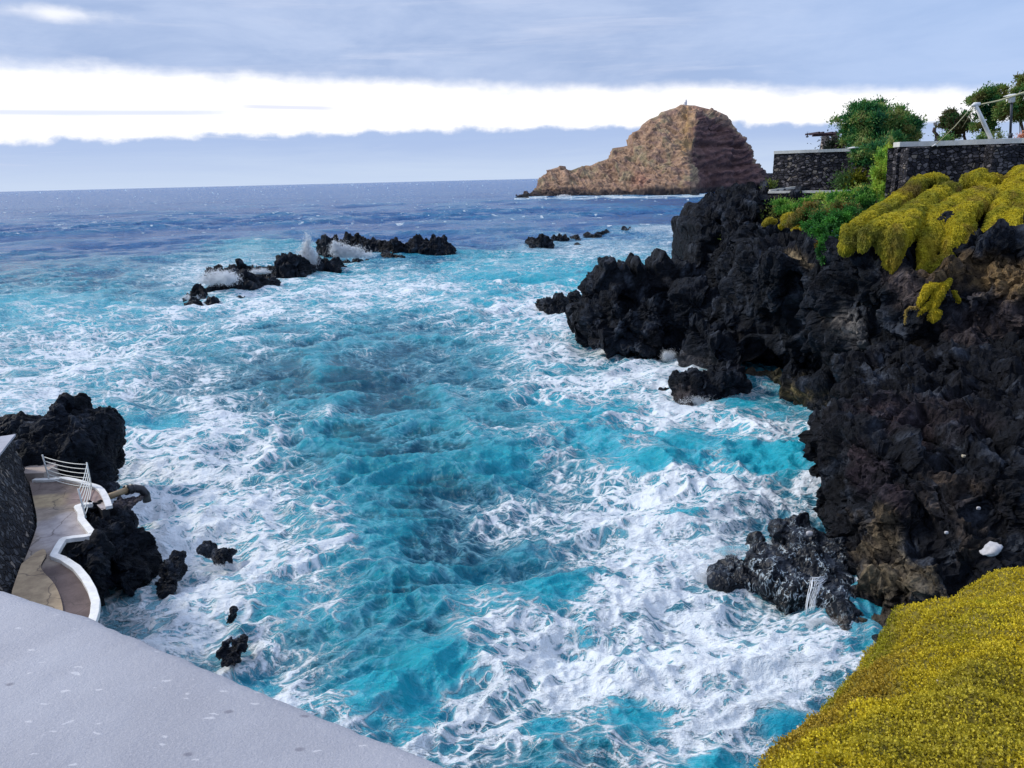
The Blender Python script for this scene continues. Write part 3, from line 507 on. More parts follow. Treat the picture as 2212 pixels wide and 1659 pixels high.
lumprock('sea_rock', [lump(11, 1675, 605, 25.2, 26, 62, .4, 2.4, 0, .3)], .04, .5, .12, 43, 'slender upright rock nearly covered by foam near the parapet edge', group=G3, mat='rock_near')
lumprock('sea_rock', [lump(11, 1635, 815, 23.9, 26, 55, .5, 2.4, 0, .6), lump(11, 1725, 815, 23.8, 50, 38, .6), lump(11, 1690, 885, 23.4, 90, 24, .6)], .04, .5, .14, 44, 'wave washed dark rock closest to the parapet edge', group=G3, mat='rock_near')
# ---------------------------------------------------------------- the islet
def islet():
    sky = [(60, 852), (150, 828), (165, 832), (230, 780), (265, 710), (330, 640), (395, 620), (410, 607), (460, 611), (466, 636), (500, 642), (560, 622), (660, 605), (700, 585), (800, 552), (822, 525), (812, 500), (815, 474), (842, 466), (960, 448), (982, 420), (972, 380), (985, 345), (1040, 325), (1060, 285), (1130, 235), (1190, 213), (1212, 183), (1250, 173), (1330, 150), (1370, 125), (1480, 130), (1560, 150), (1640, 170), (1740, 210), (1760, 250), (1800, 302), (1830, 352), (1860, 410), (1897, 452), (1912, 532), (1950, 592), (2000, 650), (2040, 690), (2056, 705), (2068, 678), (2090, 676), (2110, 700)]
    S = np.array([Z(2, *p) for p in sky]); n = 620; m = 190
    xs = np.linspace(S[0, 0], S[-1, 0], n); ysk = np.interp(xs, S[:, 0], S[:, 1]); zx = (xs-ZM[2][0])/ZM[2][1]
    yf = np.interp(zx, [60, 700, 1150, 1340, 1420, 1500, 1700, 2110], [735, 690, 655, 640, 668, 690, 705, 735])   # plan line of the foot
    yr = np.interp(zx, [60, 300, 700, 1200, 1500, 1740, 2110], [742, 745, 745, 740, 745, 755, 760])              # plan line of the crest
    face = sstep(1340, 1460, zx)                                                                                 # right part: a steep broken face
    t = np.linspace(0, 1, m); V = np.zeros((n, m, 3)); mat_ = np.zeros((n, m))
    for i in range(n):
        c = D(xs[i], ysk[i], yr[i]); hh = max(c[2], .3); f = face[i]
        slope = np.interp(t, [0, .03, .25, .62, 1], [-.02, .10, .36, .72, 1]); steep = np.interp(t, [0, .04, .18, .32, .5, 1], [-.02, .16, .50, .78, .90, 1])
        low = sstep(.35, .1, hh/75.); slope = slope*(1-low)+np.interp(t, [0, .05, .3, 1], [-.05, .35, .72, 1])*low
        z = hh*(slope*(1-f)+steep*f); yy = yf[i]+(yr[i]-yf[i])*t; x = c[0]*yy/c[1]*.35+c[0]*.65+0*t
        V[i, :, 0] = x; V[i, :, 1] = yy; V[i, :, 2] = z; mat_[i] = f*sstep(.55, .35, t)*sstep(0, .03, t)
    # back half
    B = V[:, ::-1].copy(); B[:, :, 1] = 2*yr[:, None]-B[:, :, 1]*1.; B[:, :, 1] = yr[:, None]+(B[:, :, 1]-yr[:, None])*.7; B[:, :, 0] *= 1
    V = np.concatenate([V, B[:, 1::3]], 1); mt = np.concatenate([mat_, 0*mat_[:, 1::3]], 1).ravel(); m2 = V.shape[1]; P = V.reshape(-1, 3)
    i = np.arange(n-1)[:, None]*m2; j = np.arange(m2-1)[None]; Fq = np.stack([i+j, i+m2+j, i+m2+j+1, i+j+1], -1).reshape(-1, 4)
    N = smoothN(P, Fq, 3); zxx = np.repeat(zx, m2)
    fa = np.repeat(face, m2); hgt = sstep(-1, 8, P[:, 2])*sstep(0, 1, 1-np.abs(1-np.tile(np.concatenate([t, 2-t[::-1][1::3]]), n))+.0)
    top = np.repeat(np.abs(np.concatenate([t, t[::-1][1::3]])-1)[None], n, 0).ravel(); damp = .12+.88*sstep(0, .12, top)
    dip = P[:, 2]+P[:, 0]*np.where(zxx < 1350, .32, -.12)+5*fbm(P/38, 3, 5)
    st = np.abs(((dip/6.2) % 1)-.5)*2; st2 = np.abs(((dip/2.3+noise(P/15, 8)) % 1)-.5)*2
    gul = ridged(np.stack([P[:, 0]*.06+P[:, 2]*.03*(1-fa), P[:, 1]*.012, P[:, 2]*.008], 1), 4, 14)
    d = 3.6*fbm(P/24, 4, 3)+2.4*(st-.5)*(.45+.55*fa)+.9*(st2-.5)+2.6*(gul-.9)*(1-fa*.6)+1.0*ridged(P/9, 3, 21, .5)-.8
    cave = np.exp(-((zxx-1660)/75)**2-((P[:, 2]-60)/11)**2)*9*fa; over = np.exp(-((P[:, 2]-(42+4*noise(P/30, 91)))/2.5)**2)*5*fa+np.exp(-((P[:, 2]-(22+4*noise(P/30, 92)))/2.)**2)*3.5*fa
    P2 = P+N*((d*damp-cave*mt*damp-over*damp*mt)[:, None]); P2[:, 2] = np.where(top < .02, P[:, 2]+.5*d*damp, P2[:, 2])
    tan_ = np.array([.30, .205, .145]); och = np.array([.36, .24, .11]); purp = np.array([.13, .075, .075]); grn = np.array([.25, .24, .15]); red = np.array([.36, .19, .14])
    n1 = fbm(P/11, 4, 40); c = tan_*(1+.3*n1+.3*(st2-.5)+.35*(st-.5))[:, None]
    def bl(c, col, k): return c*(1-k[:, None])+np.array(col)*k[:, None]
    c = bl(c, grn, sstep(.1, .6, fbm(P/16, 3, 44))*.5); c = bl(c, (.14, .09, .095), sstep(.35, .75, st*.6+.5*fbm(P/9, 3, 47))*.55)
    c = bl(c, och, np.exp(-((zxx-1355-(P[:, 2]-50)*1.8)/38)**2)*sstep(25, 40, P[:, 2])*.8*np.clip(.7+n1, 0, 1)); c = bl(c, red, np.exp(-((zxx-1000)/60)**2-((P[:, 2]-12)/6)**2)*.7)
    c = bl(c, red, np.exp(-((zxx-1560)/130)**2)*sstep(70, 76, P[:, 2])*.6); wob = zxx+70*fbm(P/22, 3, 66)-(P[:, 2]-40)*1.1; mt = np.clip(mt*1.5, 0, 1)*sstep(1370, 1440, wob); c = bl(c, purp*1., mt*.92)  # steep face: darker rock, with part of its shade put into the colour
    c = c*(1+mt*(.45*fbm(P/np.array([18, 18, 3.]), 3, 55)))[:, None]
    c = bl(c, (.03, .028, .034), sstep(7.5+3*n1, 3.5, P[:, 2])*.9); c = bl(c, (.035, .035, .045), sstep(1880, 2000, zxx-(40-P[:, 2])*2)*sstep(30, 12, P[:, 2]))
    t2 = NT('islet_rock'); p = t2.pos(); q = t2.vscale(p, (1, 1, 2.2)); n_ = t2.noise(t2.warp(q, .1, 4), .13, 7, .62); cc = t2.attr()
    cc = t2.mix(t2.ss(n_, .32, .68), t2.mix(1., cc, (.68, .64, .66, 1), 'MULTIPLY'), t2.mix(1., cc, (1.25, 1.22, 1.15, 1), 'MULTIPLY'))
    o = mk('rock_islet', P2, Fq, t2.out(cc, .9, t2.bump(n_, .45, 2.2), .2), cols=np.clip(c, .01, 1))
    tag(o, 'big brown rocky islet with a steep dark right face on the horizon', 'islet')
    # the little light on its summit
    b = D(*Z(2, 1404, 127), 745); s = 745/F*ZM[2][1]
    L_ = thing('lighthouse', b, 'tiny white lighthouse on the summit of the brown islet', 'lighthouse')
    mk('tower', *join([box(b[0]-9*s, b[0]+4*s, 743, 746, b[2]-2, b[2]+20*s), box(b[0]+0*s, b[0]+12*s, 744, 748, b[2]-2, b[2]+32*s)]), M['mast'], L_, smooth=False)
    mk('lantern', *tube([(b[0]+4*s, 744.5, b[2]+32*s), (b[0]+4*s, 744.5, b[2]+37*s), (b[0]+4*s, 744.5, b[2]+42*s)], [3*s, 3*s, .8*s]), M['lamp'], L_)
    mk('mast', *tube([(b[0]-13*s, 744.5, b[2]-1), (b[0]-13*s, 744.5, b[2]+10*s)], [1.2*s, 1.2*s]), M['post'], L_)
    ridge('sea_rock', 2, [(60, 858), (95, 846), (125, 838), (150, 826), (165, 845)], [(60, 864), (110, 862), (168, 862)], 12., 'low dark rock at the left foot of the brown islet', group='rocks at the foot of the islet', seed=51, A=1., L=5, step=1.2)
    ridge('sea_rock', 2, [(1440, 838), (1470, 812), (1500, 822), (1515, 838)], [(1440, 843), (1480, 846), (1515, 842)], 10., 'small black rock in surf below the islet\'s dark face', group='rocks at the foot of the islet', seed=52, A=1., L=5, step=1.2)
islet()
# ---------------------------------------------------------------- the right-hand cliffs
def cliffs():
    P = []
    # far headland: spires and ridge
    sp = [(375, 765, 71), (360, 720, 73), (325, 690, 75), (318, 620, 76), (330, 560, 77), (370, 490, 77), (385, 450, 77), (395, 390, 77), (430, 340, 77), (480, 290, 77), (495, 250, 77), (525, 215, 77), (508, 168, 77), (545, 172, 77), (590, 150, 77), (630, 190, 77), (653, 235, 77), (665, 163, 77), (688, 172, 77), (712, 212, 77), (733, 280, 77), (748, 280, 77), (745, 190, 77), (775, 148, 77), (800, 190, 77), (835, 210, 77), (862, 278, 77), (878, 278, 77), (880, 172, 77), (925, 148, 77), (942, 82, 77), (985, 112, 77), (1035, 185, 77), (1062, 262, 77), (1070, 200, 77), (1120, 162, 77), (1180, 198, 77), (1195, 160, 77), (1215, 60, 78), (1400, 60, 78), (1500, 400, 76), (1500, 900, 68), (1100, 860, 67), (850, 870, 68), (620, 850, 69)]
    P.append(slab(3, [(x, y, 72.5) for x, y, Y in sp], 5.5))
    for a in [(455, 560, 72, 95, 140, 3), (560, 500, 71.5, 100, 130, 3), (520, 680, 71, 120, 85, 3), (640, 650, 70, 120, 170, 3), (820, 520, 71, 120, 150, 3.5), (800, 720, 68.5, 120, 110, 2.5), (405, 680, 73, 60, 75, 3), (1120, 500, 70, 170, 210, 4), (1050, 780, 69, 120, 90, 2.5), (1300, 620, 68, 200, 220, 5), (955, 330, 73.5, 60, 90, 1.8), (790, 370, 74, 50, 60, 2), (600, 350, 73.5, 80, 70, 2.2), (1130, 350, 73.5, 60, 80, 2.),
              (1320, 900, 63, 150, 100, 4), (1250, 760, 66, 150, 120, 4)]: P.append(lump(3, *a, tilt=float(rng.uniform(-.3, .3))))
    up_ = [(1500, 330, 76), (1535, 1180, 76), (1520, 1090, 76), (1565, 1058, 76), (1605, 1075, 76), (1615, 1110, 76), (1620, 1020, 77), (1680, 960, 77), (1740, 960, 78), (1800, 920, 78), (1860, 870, 79), (1900, 845, 79), (1980, 860, 79), (1985, 800, 79), (2010, 797, 79), (2050, 850, 79), (2400, 850, 79), (2400, 1800, 79), (1560, 1800, 76)]
    P.append(slab(2, [(x, y, 74) for x, y, Y in up_[1:]], 14))
    for a in [(1690, 1300, 73, 95, 150, 4), (1760, 1150, 74, 130, 160, 5), (1900, 1050, 74.5, 110, 150, 4), (1575, 1180, 75, 40, 100, 2.), (1770, 1460, 70, 150, 180, 5), (1950, 1300, 70, 180, 200, 5), (2080, 1230, 71, 170, 140, 5), (2150, 1430, 66, 200, 180, 6), (1900, 1550, 66, 180, 170, 5)]: P.append(lump(2, *a, tilt=float(rng.uniform(-.3, .3))))
    # main cliff wall behind the cove: set back low down (undercut), bulging above
    for a in [(1480, 560, 65, 200, 150, 4), (1650, 480, 63, 200, 190, 5), (1800, 640, 60, 200, 170, 5), (1950, 420, 59, 200, 200, 5), (2080, 620, 56, 200, 230, 5), (1560, 700, 65, 170, 140, 5), (1700, 850, 67, 260, 140, 5), (1850, 920, 64.5, 260, 130, 4.5), (2080, 930, 60, 240, 140, 4), (2250, 800, 55.5, 170, 230, 4.5), (1350, 830, 66, 120, 120, 3.5)]: P.append(lump(3, *a, tilt=float(rng.uniform(-.3, .3))))
    # the hanging corner that comes down over the cove boulder
    for a in [(1330, 780, 61.5, 120, 120, 3), (1420, 880, 60, 95, 110, 2.5), (1240, 700, 63, 100, 110, 3), (1480, 760, 60.5, 120, 100, 3)]: P.append(lump(3, *a))
    alg = [(W(*Z(3, 1610, 1035))+[.2, .8, .7], (2.6, 2, 1.1), (.12, .10, .07), .8), (W(*Z(3, 1850, 1090))+[.2, .8, .6], (3.6, 2.5, 1.), (.09, .085, .04), .75), (W(*Z(3, 2090, 1200))+[.2, .8, .7], (2.8, 2.5, 1.2), (.2, .155, .06), .85), (D(*Z(3, 1200, 870), 62), (2.2, 4, .9), (.05, .05, .055), .8)]
    # wave-cut shelf below the wall
    P += chain([(W(*Z(3, 1540, 1020))+[.3, 1.3, .1], 1.2), (W(*Z(3, 1700, 1040))+[.3, 1.3, 0], 1.25), (W(*Z(3, 1850, 1090))+[.3, 1.3, 0], 1.3), (W(*Z(3, 2000, 1160))+[.3, 1.2, .1], 1.4), (W(*Z(3, 2160, 1260))+[1., 1.5, .5], 1.8), (W(*Z(3, 2300, 1320))+[2., 1.5, .5], 2)], 6)
    def calm(V):
        px, py = proj(V); return 1-.76*sstep(1265, 1300, px)*sstep(1525, 1500, px)*sstep(650, 615, py)
    lumprock('cliff', P, .14, 3.4, .95, 101, 'jagged black lava headland with spires under the stone walls', None, mat='rock', spike=.2, kind='structure', patches=alg, amp=calm)
    # rocks standing in the cove
    lumprock('sea_rock', [lump(3, 1060, 1030, 54.5, 55, 70, 1.2), lump(3, 1180, 1040, 54.8, 110, 85, 1.8), lump(3, 1320, 1040, 55.5, 120, 95, 2), lump(3, 1100, 1130, 54, 80, 60, 1.4), lump(3, 1420, 1030, 56.5, 110, 80, 2.), lump(3, 1240, 1110, 54.2, 110, 60, 1.6), lump(3, 1400, 950, 57.5, 120, 70, 2)],
             .09, 1.8, .45, 102, 'big black boulder standing in the cove with water dripping off it', group='loose rocks in the surf off the headland', patches=[(D(*Z(3, 1100, 1130), 53), (1.5, 2, .9), (.06, .05, .05), .7)])
    # upper cliff on the right, under the hanging moss
    P = []
    for a in [(100, 200, 60, 260, 260, 5), (420, 250, 56, 200, 230, 5), (620, 420, 52, 180, 260, 4.5), (850, 180, 50, 200, 190, 5), (1050, 450, 48.5, 190, 240, 4.5), (1300, 260, 47.5, 190, 220, 4.5), (1350, 620, 46.5, 200, 220, 4), (1600, 380, 46, 190, 200, 4.), (1650, 700, 44.5, 220, 200, 4), (1900, 240, 46, 240, 190, 5), (1950, 560, 44.5, 240, 250, 4.5), (2200, 400, 44, 240, 340, 5), (2200, 750, 42.5, 240, 180, 4), (300, 560, 60, 220, 220, 4.), (760, 700, 49.5, 170, 220, 4), (1000, 800, 47, 200, 160, 4),
              (200, 20, 60, 300, 120, 6), (700, 60, 56, 300, 110, 6), (1200, 30, 52, 300, 130, 6), (1700, -60, 50, 320, 170, 6), (2200, -80, 49, 300, 200, 6), (2500, 300, 46, 300, 600, 8)]:
        P.append(lump(4, *a, p=2.8, tilt=float(rng.uniform(-.25, .25))))
    P += [lump(1, 740, 1570, 51.5, 110, 80, 2.)]
    br = [(D(*Z(4, 1950, 150), 42.5), (5, 4, .9), (.15, .10, .045), .8), (D(*Z(4, 2150, 250), 41), (2.5, 4, 1.2), (.16, .11, .05), .8), (D(*Z(4, 1280, 950), 44), (.9, 3, 1.6), (.15, .115, .075), .8), (D(*Z(4, 1800, 960), 41), (3.2, 3, .5), (.14, .10, .055), .8), (D(*Z(4, 1450, 1040), 41), (1.6, 3, .4), (.12, .09, .06), .7),
          (D(*Z(4, 1900, 600), 41), (3, 3, 2), (.07, .055, .055), .6), (D(*Z(4, 800, 620), 47), (.7, 3, 1.6), (.12, .12, .12), .7), (D(*Z(4, 400, 780), 56), (1.6, 4, 1.9), (.075, .085, .1), .6), (D(*Z(4, 650, 580), 49), (.6, 3, .8), (.12, .11, .10), .6), (D(*Z(4, 250, 40), 58), (.6, 4, .6), (.28, .22, .13), .8), (D(*Z(4, 1250, 270), 44.5), (1., 3, 1.4), (.09, .07, .065), .7)]
    lumprock('cliff', P, .14, 2.6, .85, 103, 'dark vertical cliff under the hanging yellow green plants', None, kind='structure', patches=br)
    # shelf and near promontory
    P = []
    for a in [(850, 1060, 41, 110, 120, 3), (950, 1080, 41, 170, 130, 4), (1180, 1050, 40, 200, 150, 4), (1500, 1130, 38, 280, 150, 4), (1900, 1100, 37, 280, 200, 5), (2250, 1000, 38, 200, 220, 5), (850, 1300, 37.5, 140, 130, 3), (1000, 1350, 35.5, 200, 160, 4), (1300, 1400, 34.5, 300, 180, 5), (1700, 1400, 34, 300, 200, 5), (2100, 1350, 34, 300, 260, 6), (660, 1560, 35, 100, 160, 3)]: P.append(lump(4, *a, p=2.8, tilt=float(rng.uniform(-.15, .15))))
    for a in [(1035, 60, 34, 110, 170, 3), (985, 330, 32.6, 95, 150, 2.6), (1060, 560, 31.2, 120, 190, 2.8), (1150, 150, 32.5, 200, 250, 4), (1250, 480, 29.5, 170, 200, 3), (1120, 760, 29, 120, 170, 2.6), (1180, 950, 27.6, 130, 200, 2.5), (1350, 720, 28.2, 200, 250, 3), (1450, 350, 30.5, 250, 260, 4), (1330, 1000, 26.6, 140, 200, 2.4), (1500, 950, 26.4, 190, 260, 3), (1650, 700, 28, 260, 300, 4), (1800, 300, 31, 350, 350, 5), (2100, 500, 30.5, 300, 450, 6), (1750, 900, 26.8, 250, 350, 4), (2100, 900, 27, 300, 400, 5), (1250, 1250, 25.2, 170, 130, 2), (1450, 1250, 25, 180, 150, 2.2), (1000, 1100, 27.4, 120, 100, 2.)]: P.append(lump(5, *a, p=2.9, tilt=float(rng.uniform(-.2, .2))))
    br = [(D(*Z(5, 1250, 760), 26), (1.3, 2.5, 1.5), (.15, .115, .07), .85), (D(*Z(5, 1330, 900), 25), (1.5, 2.5, 1.5), (.12, .10, .065), .8), (D(*Z(5, 900, 330), 30), (.9, 3, 1.2), (.11, .07, .05), .75), (D(*Z(5, 980, 600), 28.5), (.9, 3, .7), (.13, .10, .06), .6), (D(*Z(5, 1250, 280), 29), (.6, 3, 1.4), (.05, .033, .04), .45), (D(*Z(5, 1150, 1320), 24), (2, 2, .6), (.10, .08, .055), .8), (D(*Z(5, 2100, 800), 22.5), (1.6, 4, 1.4), (.13, .10, .07), .8), (D(*Z(5, 1880, 500), 26), (1.2, 3, 1.), (.085, .065, .05), .7), (D(*Z(4, 1100, 1450), 33), (1.5, 3, 1.5), (.04, .027, .034), .5), (D(*Z(4, 1400, 1350), 33), (3, 3, 1.), (.035, .026, .03), .45)]
    lumprock('cliff', P, .09, 1.9, .62, 104, 'near black promontory with a brown streaked face above the surf', None, mat='rock_near', kind='structure', patches=br, base=(.004, .0052, .0085), fine=4)
    P = []
    for a in [(200, 960, 28.2, 60, 50, .9), (260, 970, 28, 60, 55, .9), (340, 930, 28.4, 90, 60, 1.1), (470, 790, 29.6, 75, 110, 1.2), (640, 680, 30.4, 90, 110, 1.2), (760, 660, 30., 120, 70, 1.4), (560, 900, 28.2, 170, 130, 1.6), (700, 1000, 27.2, 180, 140, 1.5), (830, 860, 28.4, 170, 130, 1.8), (880, 1060, 26.6, 170, 150, 1.5), (1000, 1180, 25.6, 160, 130, 1.4), (1100, 1280, 24.8, 160, 100, 1.3), (470, 980, 27.6, 60, 50, .6), (560, 1010, 27.3, 70, 50, .6), (900, 1230, 25.3, 90, 60, .8), (1080, 1380, 24, 110, 60, .8), (1180, 1420, 23.6, 110, 70, .9), (930, 760, 29.2, 110, 110, 1.3), (980, 930, 27.8, 110, 130, 1.3), (1060, 1080, 26.6, 110, 110, 1.3), (1180, 1250, 25.2, 120, 90, 1.2)]: P.append(lump(5, *a, p=2.7))
    def flow(V):
        k = np.zeros(len(V))
        for x, y, Y, r in [(560, 880, 27.5, 1.5), (660, 700, 29.5, .9), (740, 960, 26.5, 1.5), (470, 960, 27.5, 1.), (850, 900, 27.5, 1.3), (850, 1080, 26, 1.2), (980, 1060, 26, .8)]: k = np.maximum(k, np.exp(-(np.linalg.norm(V-D(*Z(5, x, y), Y), axis=1)/r)**2*.8))
        return {'flow': np.stack([k, k, k], 1)}
    o = lumprock('wet_rock', P, .06, 1.5, .26, 105, 'low wet black rock streaming with white runoff at the promontory\'s foot', 'rock', mat='wet', attrf=flow, patches=[(D(*Z(5, 1080, 1380), 23.6), (1.2, 1.5, .5), (.10, .08, .055), .8), (D(*Z(5, 900, 1240), 25), (.5, 1, .3), (.09, .06, .06), .8)])
    # thin falls of water
    rs = np.random.default_rng(5)
    for path, lab in (([(900, 962), (830, 965), (825, 1010), (812, 1060), (800, 1120), (790, 1190)], 'left white trickle of a falling pair on the wet rock'), ([(900, 965), (870, 985), (855, 1040), (835, 1100), (825, 1180), (820, 1215)], 'right white trickle of a falling pair on the wet rock')):
        pts = [D(*Z(5, x, y), 25.95-(i*.14)) for i, (x, y) in enumerate(path)]; parts = []
        for q in range(12):
            off = rs.normal(0, .05, 3)+rs.normal(0, .018, (len(pts), 3)); parts.append(tube([p+o_ for p, o_ in zip(pts, off)], list(rs.uniform(.003, .010, len(pts))), 5))
        tag(mk('waterfall', *join(parts), M['droplet']), lab, 'waterfall', 'thin falls of water off the wet rock')
cliffs()
# ---------------------------------------------------------------- platform, walls and rail on the left
def ribbon(pts, w, h, z0):
    """a kerb of width w and height h swept along a ground path"""
    P = np.array(pts, float)[:, :2]; n = len(P); T = np.gradient(P, axis=0); T /= np.linalg.norm(T, axis=1)[:, None]; Nn = np.stack([-T[:, 1], T[:, 0]], 1)
    V = []; b = .012
    for p, q in zip(P, Nn):
        for o, z in ((-w/2, z0), (-w/2, z0+h-b), (-w/2+b, z0+h), (w/2-b, z0+h), (w/2, z0+h-b), (w/2, z0)):
            V.append((p[0]+q[0]*o, p[1]+q[1]*o, z))
    Fc = [(i*6+j, i*6+(j+1) % 6, i*6+6+(j+1) % 6, i*6+6+j) for i in range(n-1) for j in range(6)]+[tuple(range(6))[::-1], tuple((n-1)*6+j for j in range(6))]
    return np.array(V), Fc
def resamp(pts, st, z=None, smooth=2):
    P = np.array(pts, float)
    for _ in range(smooth):
        Q = [P[0]]
        for a, b in zip(P[:-1], P[1:]): Q += [a*.75+b*.25, a*.25+b*.75]
        P = np.array(Q+[P[-1]])
    d = np.r_[0, np.cumsum(np.linalg.norm(np.diff(P, axis=0), axis=1))]; s = np.linspace(0, d[-1], max(3, int(d[-1]/st)+1))
    return np.stack([np.interp(s, d, P[:, i]) for i in range(P.shape[1])], 1)
def poly_prism(pts, z0, z1):
    n = len(pts); V = [(p[0], p[1], z1) for p in pts]+[(p[0], p[1], z0) for p in pts]
    return np.array(V), [tuple(range(n)), tuple(range(2*n-1, n-1, -1))]+[((i+1) % n, i, i+n, (i+1) % n+n) for i in range(n)]
PZ = 2.7
def left_side():
    w6 = lambda x, y, z=PZ: W(*Z(6, x, y), z)
    wall = [w6(195, 560), w6(202, 610), w6(228, 720), w6(262, 885), w6(232, 985), w6(182, 1110), w6(130, 1235), w6(96, 1325), w6(60, 1450), w6(40, 1600)]
    wl = resamp(wall, .25, smooth=1)
    kerb_back = resamp([w6(235, 603), w6(345, 603), w6(430, 590), w6(520, 608), w6(630, 640), w6(690, 660), w6(730, 725), w6(752, 790)], .15, smooth=1)
    kerb_front = resamp([w6(640, 770), w6(575, 778), w6(532, 792), w6(562, 835), w6(560, 880), w6(600, 930), w6(645, 985), w6(600, 997), w6(520, 1005), w6(437, 1018), w6(405, 1068), w6(372, 1130), w6(440, 1155), w6(530, 1215), w6(592, 1290), w6(637, 1370), w6(662, 1450), w6(655, 1530), w6(620, 1640), w6(540, 1800)], .1, smooth=0)
    # ground slab
    bd = [p for p in kerb_back[::2]]+[w6(700, 800), w6(660, 760)]+[p for p in kerb_front[::2]]+[p for p in wl[::-1][::2]]
    V, Fc = poly_prism(bd, -1., PZ)
    # fine top surface for the stain colours
    import bmesh
    bm = bmesh.new(); vs_ = [bm.verts.new(v) for v in V]
    for f in Fc: bm.faces.new([vs_[i] for i in f])
    bmesh.ops.triangulate(bm, faces=bm.faces[:])
    for _ in range(5):
        e = [e for e in bm.edges if e.calc_length() > .35 and e.verts[0].co.z > 2 and e.verts[1].co.z > 2]
        if not e: break
        bmesh.ops.subdivide_edges(bm, edges=e, cuts=1, use_grid_fill=False); bmesh.ops.triangulate(bm, faces=bm.faces[:])
    V = np.array([v.co[:] for v in bm.verts]); Fc = np.array([[v.index for v in f.verts] for f in bm.faces]); bm.free()
    c = np.array([.30, .245, .20])*(1+.25*fbm(V/1.3, 3, 5))[:, None]; nn = fbm(V/1.6, 3, 6)
    def bl(c, x, y, rx, ry, col):
        ctr = w6(x, y); d = np.sqrt(((V[:, 0]-ctr[0])/rx)**2+((V[:, 1]-ctr[1])/ry)**2)+nn*.35; k = sstep(1.1, .8, d)[:, None]; return c*(1-k)+np.array(col)*k
    c = bl(c, 410, 650, 3.2, 1.6, (.21, .165, .145)); c = bl(c, 540, 900, 1.5, 2.2, (.42, .38, .38)); c = bl(c, 280, 740, 1.3, .8, (.44, .34, .21)); c = bl(c, 620, 700, 1., 1., (.27, .2, .19))
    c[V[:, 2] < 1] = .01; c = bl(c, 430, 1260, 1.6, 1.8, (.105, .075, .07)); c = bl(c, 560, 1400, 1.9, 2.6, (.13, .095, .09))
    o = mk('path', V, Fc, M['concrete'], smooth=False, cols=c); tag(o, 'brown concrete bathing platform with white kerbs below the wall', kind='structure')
    tp = [w6(x, y, PZ) for x, y in ((150, 1180), (300, 1060), (330, 1120), (275, 1190), (300, 1240), (355, 1290), (395, 1350), (425, 1430), (440, 1520), (430, 1700), (60, 1700), (75, 1400), (110, 1290))]
    V, Fc = poly_prism(resamp(tp+[tp[0]], .3, smooth=1)[:-1], PZ-.1, PZ+.07)
    o = mk('path', V, Fc, M['concrete'], smooth=False, cols=np.tile([.44, .33, .21], (len(V), 1))); tag(o, 'paler tan raised strip of the concrete path', kind='structure')
    g = 'white painted kerbs of the bathing platform'
    tag(mk('kerb', *ribbon(kerb_back, .27, .14, PZ-.02), M['white'], smooth=False), 'white kerb round the far edge of the platform, curving down by the pipe', 'kerb', g)
    tag(mk('kerb', *ribbon(kerb_front, .27, .17, PZ-.02), M['white'], smooth=False), 'long zigzag white kerb along the seaward edge of the brown platform', 'kerb', g)
    st = np.array(w6(225, 585)); tag(mk('step', *box(st[0]-1.2, st[0]+.7, st[1]-.2, st[1]+1.6, PZ-.5, PZ+.35), M['pillar'], smooth=False), 'low tan concrete step at the platform\'s far corner by the wall', 'step')
    # battered rubble wall
    t = thing('stone_wall', (wall[0][0], wall[0][1], PZ), 'dark rubble stone wall with pale coping rising beside the bathing platform', 'wall')
    n = len(wl); us = np.linspace(0, 1, n); TOP = np.interp(us, [0, .3, 1], [4.75, 5.1, 6.2]); OFF = np.interp(us, [0, .3, 1], [.3, 1.1, 1.8])
    T = np.gradient(wl[:, :2], axis=0); T /= np.linalg.norm(T, axis=1)[:, None]; Nl = np.stack([T[:, 1], -T[:, 0]], 1)
    if (Nl[n//2]@np.array([-1, 0])) < 0: Nl = -Nl
    V = []; m = 34; fx = np.array([0, 0])
    for i in range(n):
        for j in range(m):
            u = j/(m-1); z = PZ-.3+(TOP[i]-PZ+.3)*u; V.append((wl[i, 0]+Nl[i, 0]*OFF[i]*u, wl[i, 1]+Nl[i, 1]*OFF[i]*u, z))
    V = np.array(V); i = np.arange(n-1)[:, None]*m; j = np.arange(m-1)[None]; Fq = np.stack([i+j, i+j+1, i+m+j+1, i+m+j], -1).reshape(-1, 4)
    Vf = V.copy()
    v, e, _ = facet(V/.34, 9); Nn = smoothN(V, Fq, 2); sgn = np.sign((Nn[:, :2]*-np.repeat(Nl, m, 0)).sum(1)).mean()
    V = V+Nn*(sgn*(.045*v-.05*(1-e)))[:, None]
    back = [(p[0]+q[0]*3, p[1]+q[1]*3) for p, q in zip(wl, Nl)]
    o = mk('wall_body', V, Fq, M['masonry_near'], t)
    Vb = []; 
    for p, q, top, of in zip(wl, Nl, TOP, OFF): Vb += [(p[0]+q[0]*(of+.03), p[1]+q[1]*(of+.03), top-.02), (p[0]+q[0]*6, p[1]+q[1]*6, top-.02), (p[0]+q[0]*6, p[1]+q[1]*6, PZ-1)]
    Fb = [(k*3+a, k*3+3+a, k*3+4+a, k*3+1+a) for k in range(n-1) for a in (0, 1)]
    mk('wall_fill', Vb, Fb, M['masonry_near'], t)
    cp = []; 
    for p, q, top, of in zip(wl, Nl, TOP, OFF):
        for o_, z in ((of-.12, top-.02), (of-.12, top+.08), (of+1.6, top+.12), (of+1.6, top-.02)): cp.append((p[0]+q[0]*o_, p[1]+q[1]*o_, z))
    Fc = [(k*4+a, k*4+4+a, k*4+4+(a+1) % 4, k*4+(a+1) % 4) for k in range(n-1) for a in range(4)]+[(0, 1, 2, 3), (n*4-1, n*4-2, n*4-3, n*4-4)]
    mk('coping', cp, Fc, M['parapet'], t, smooth=False)
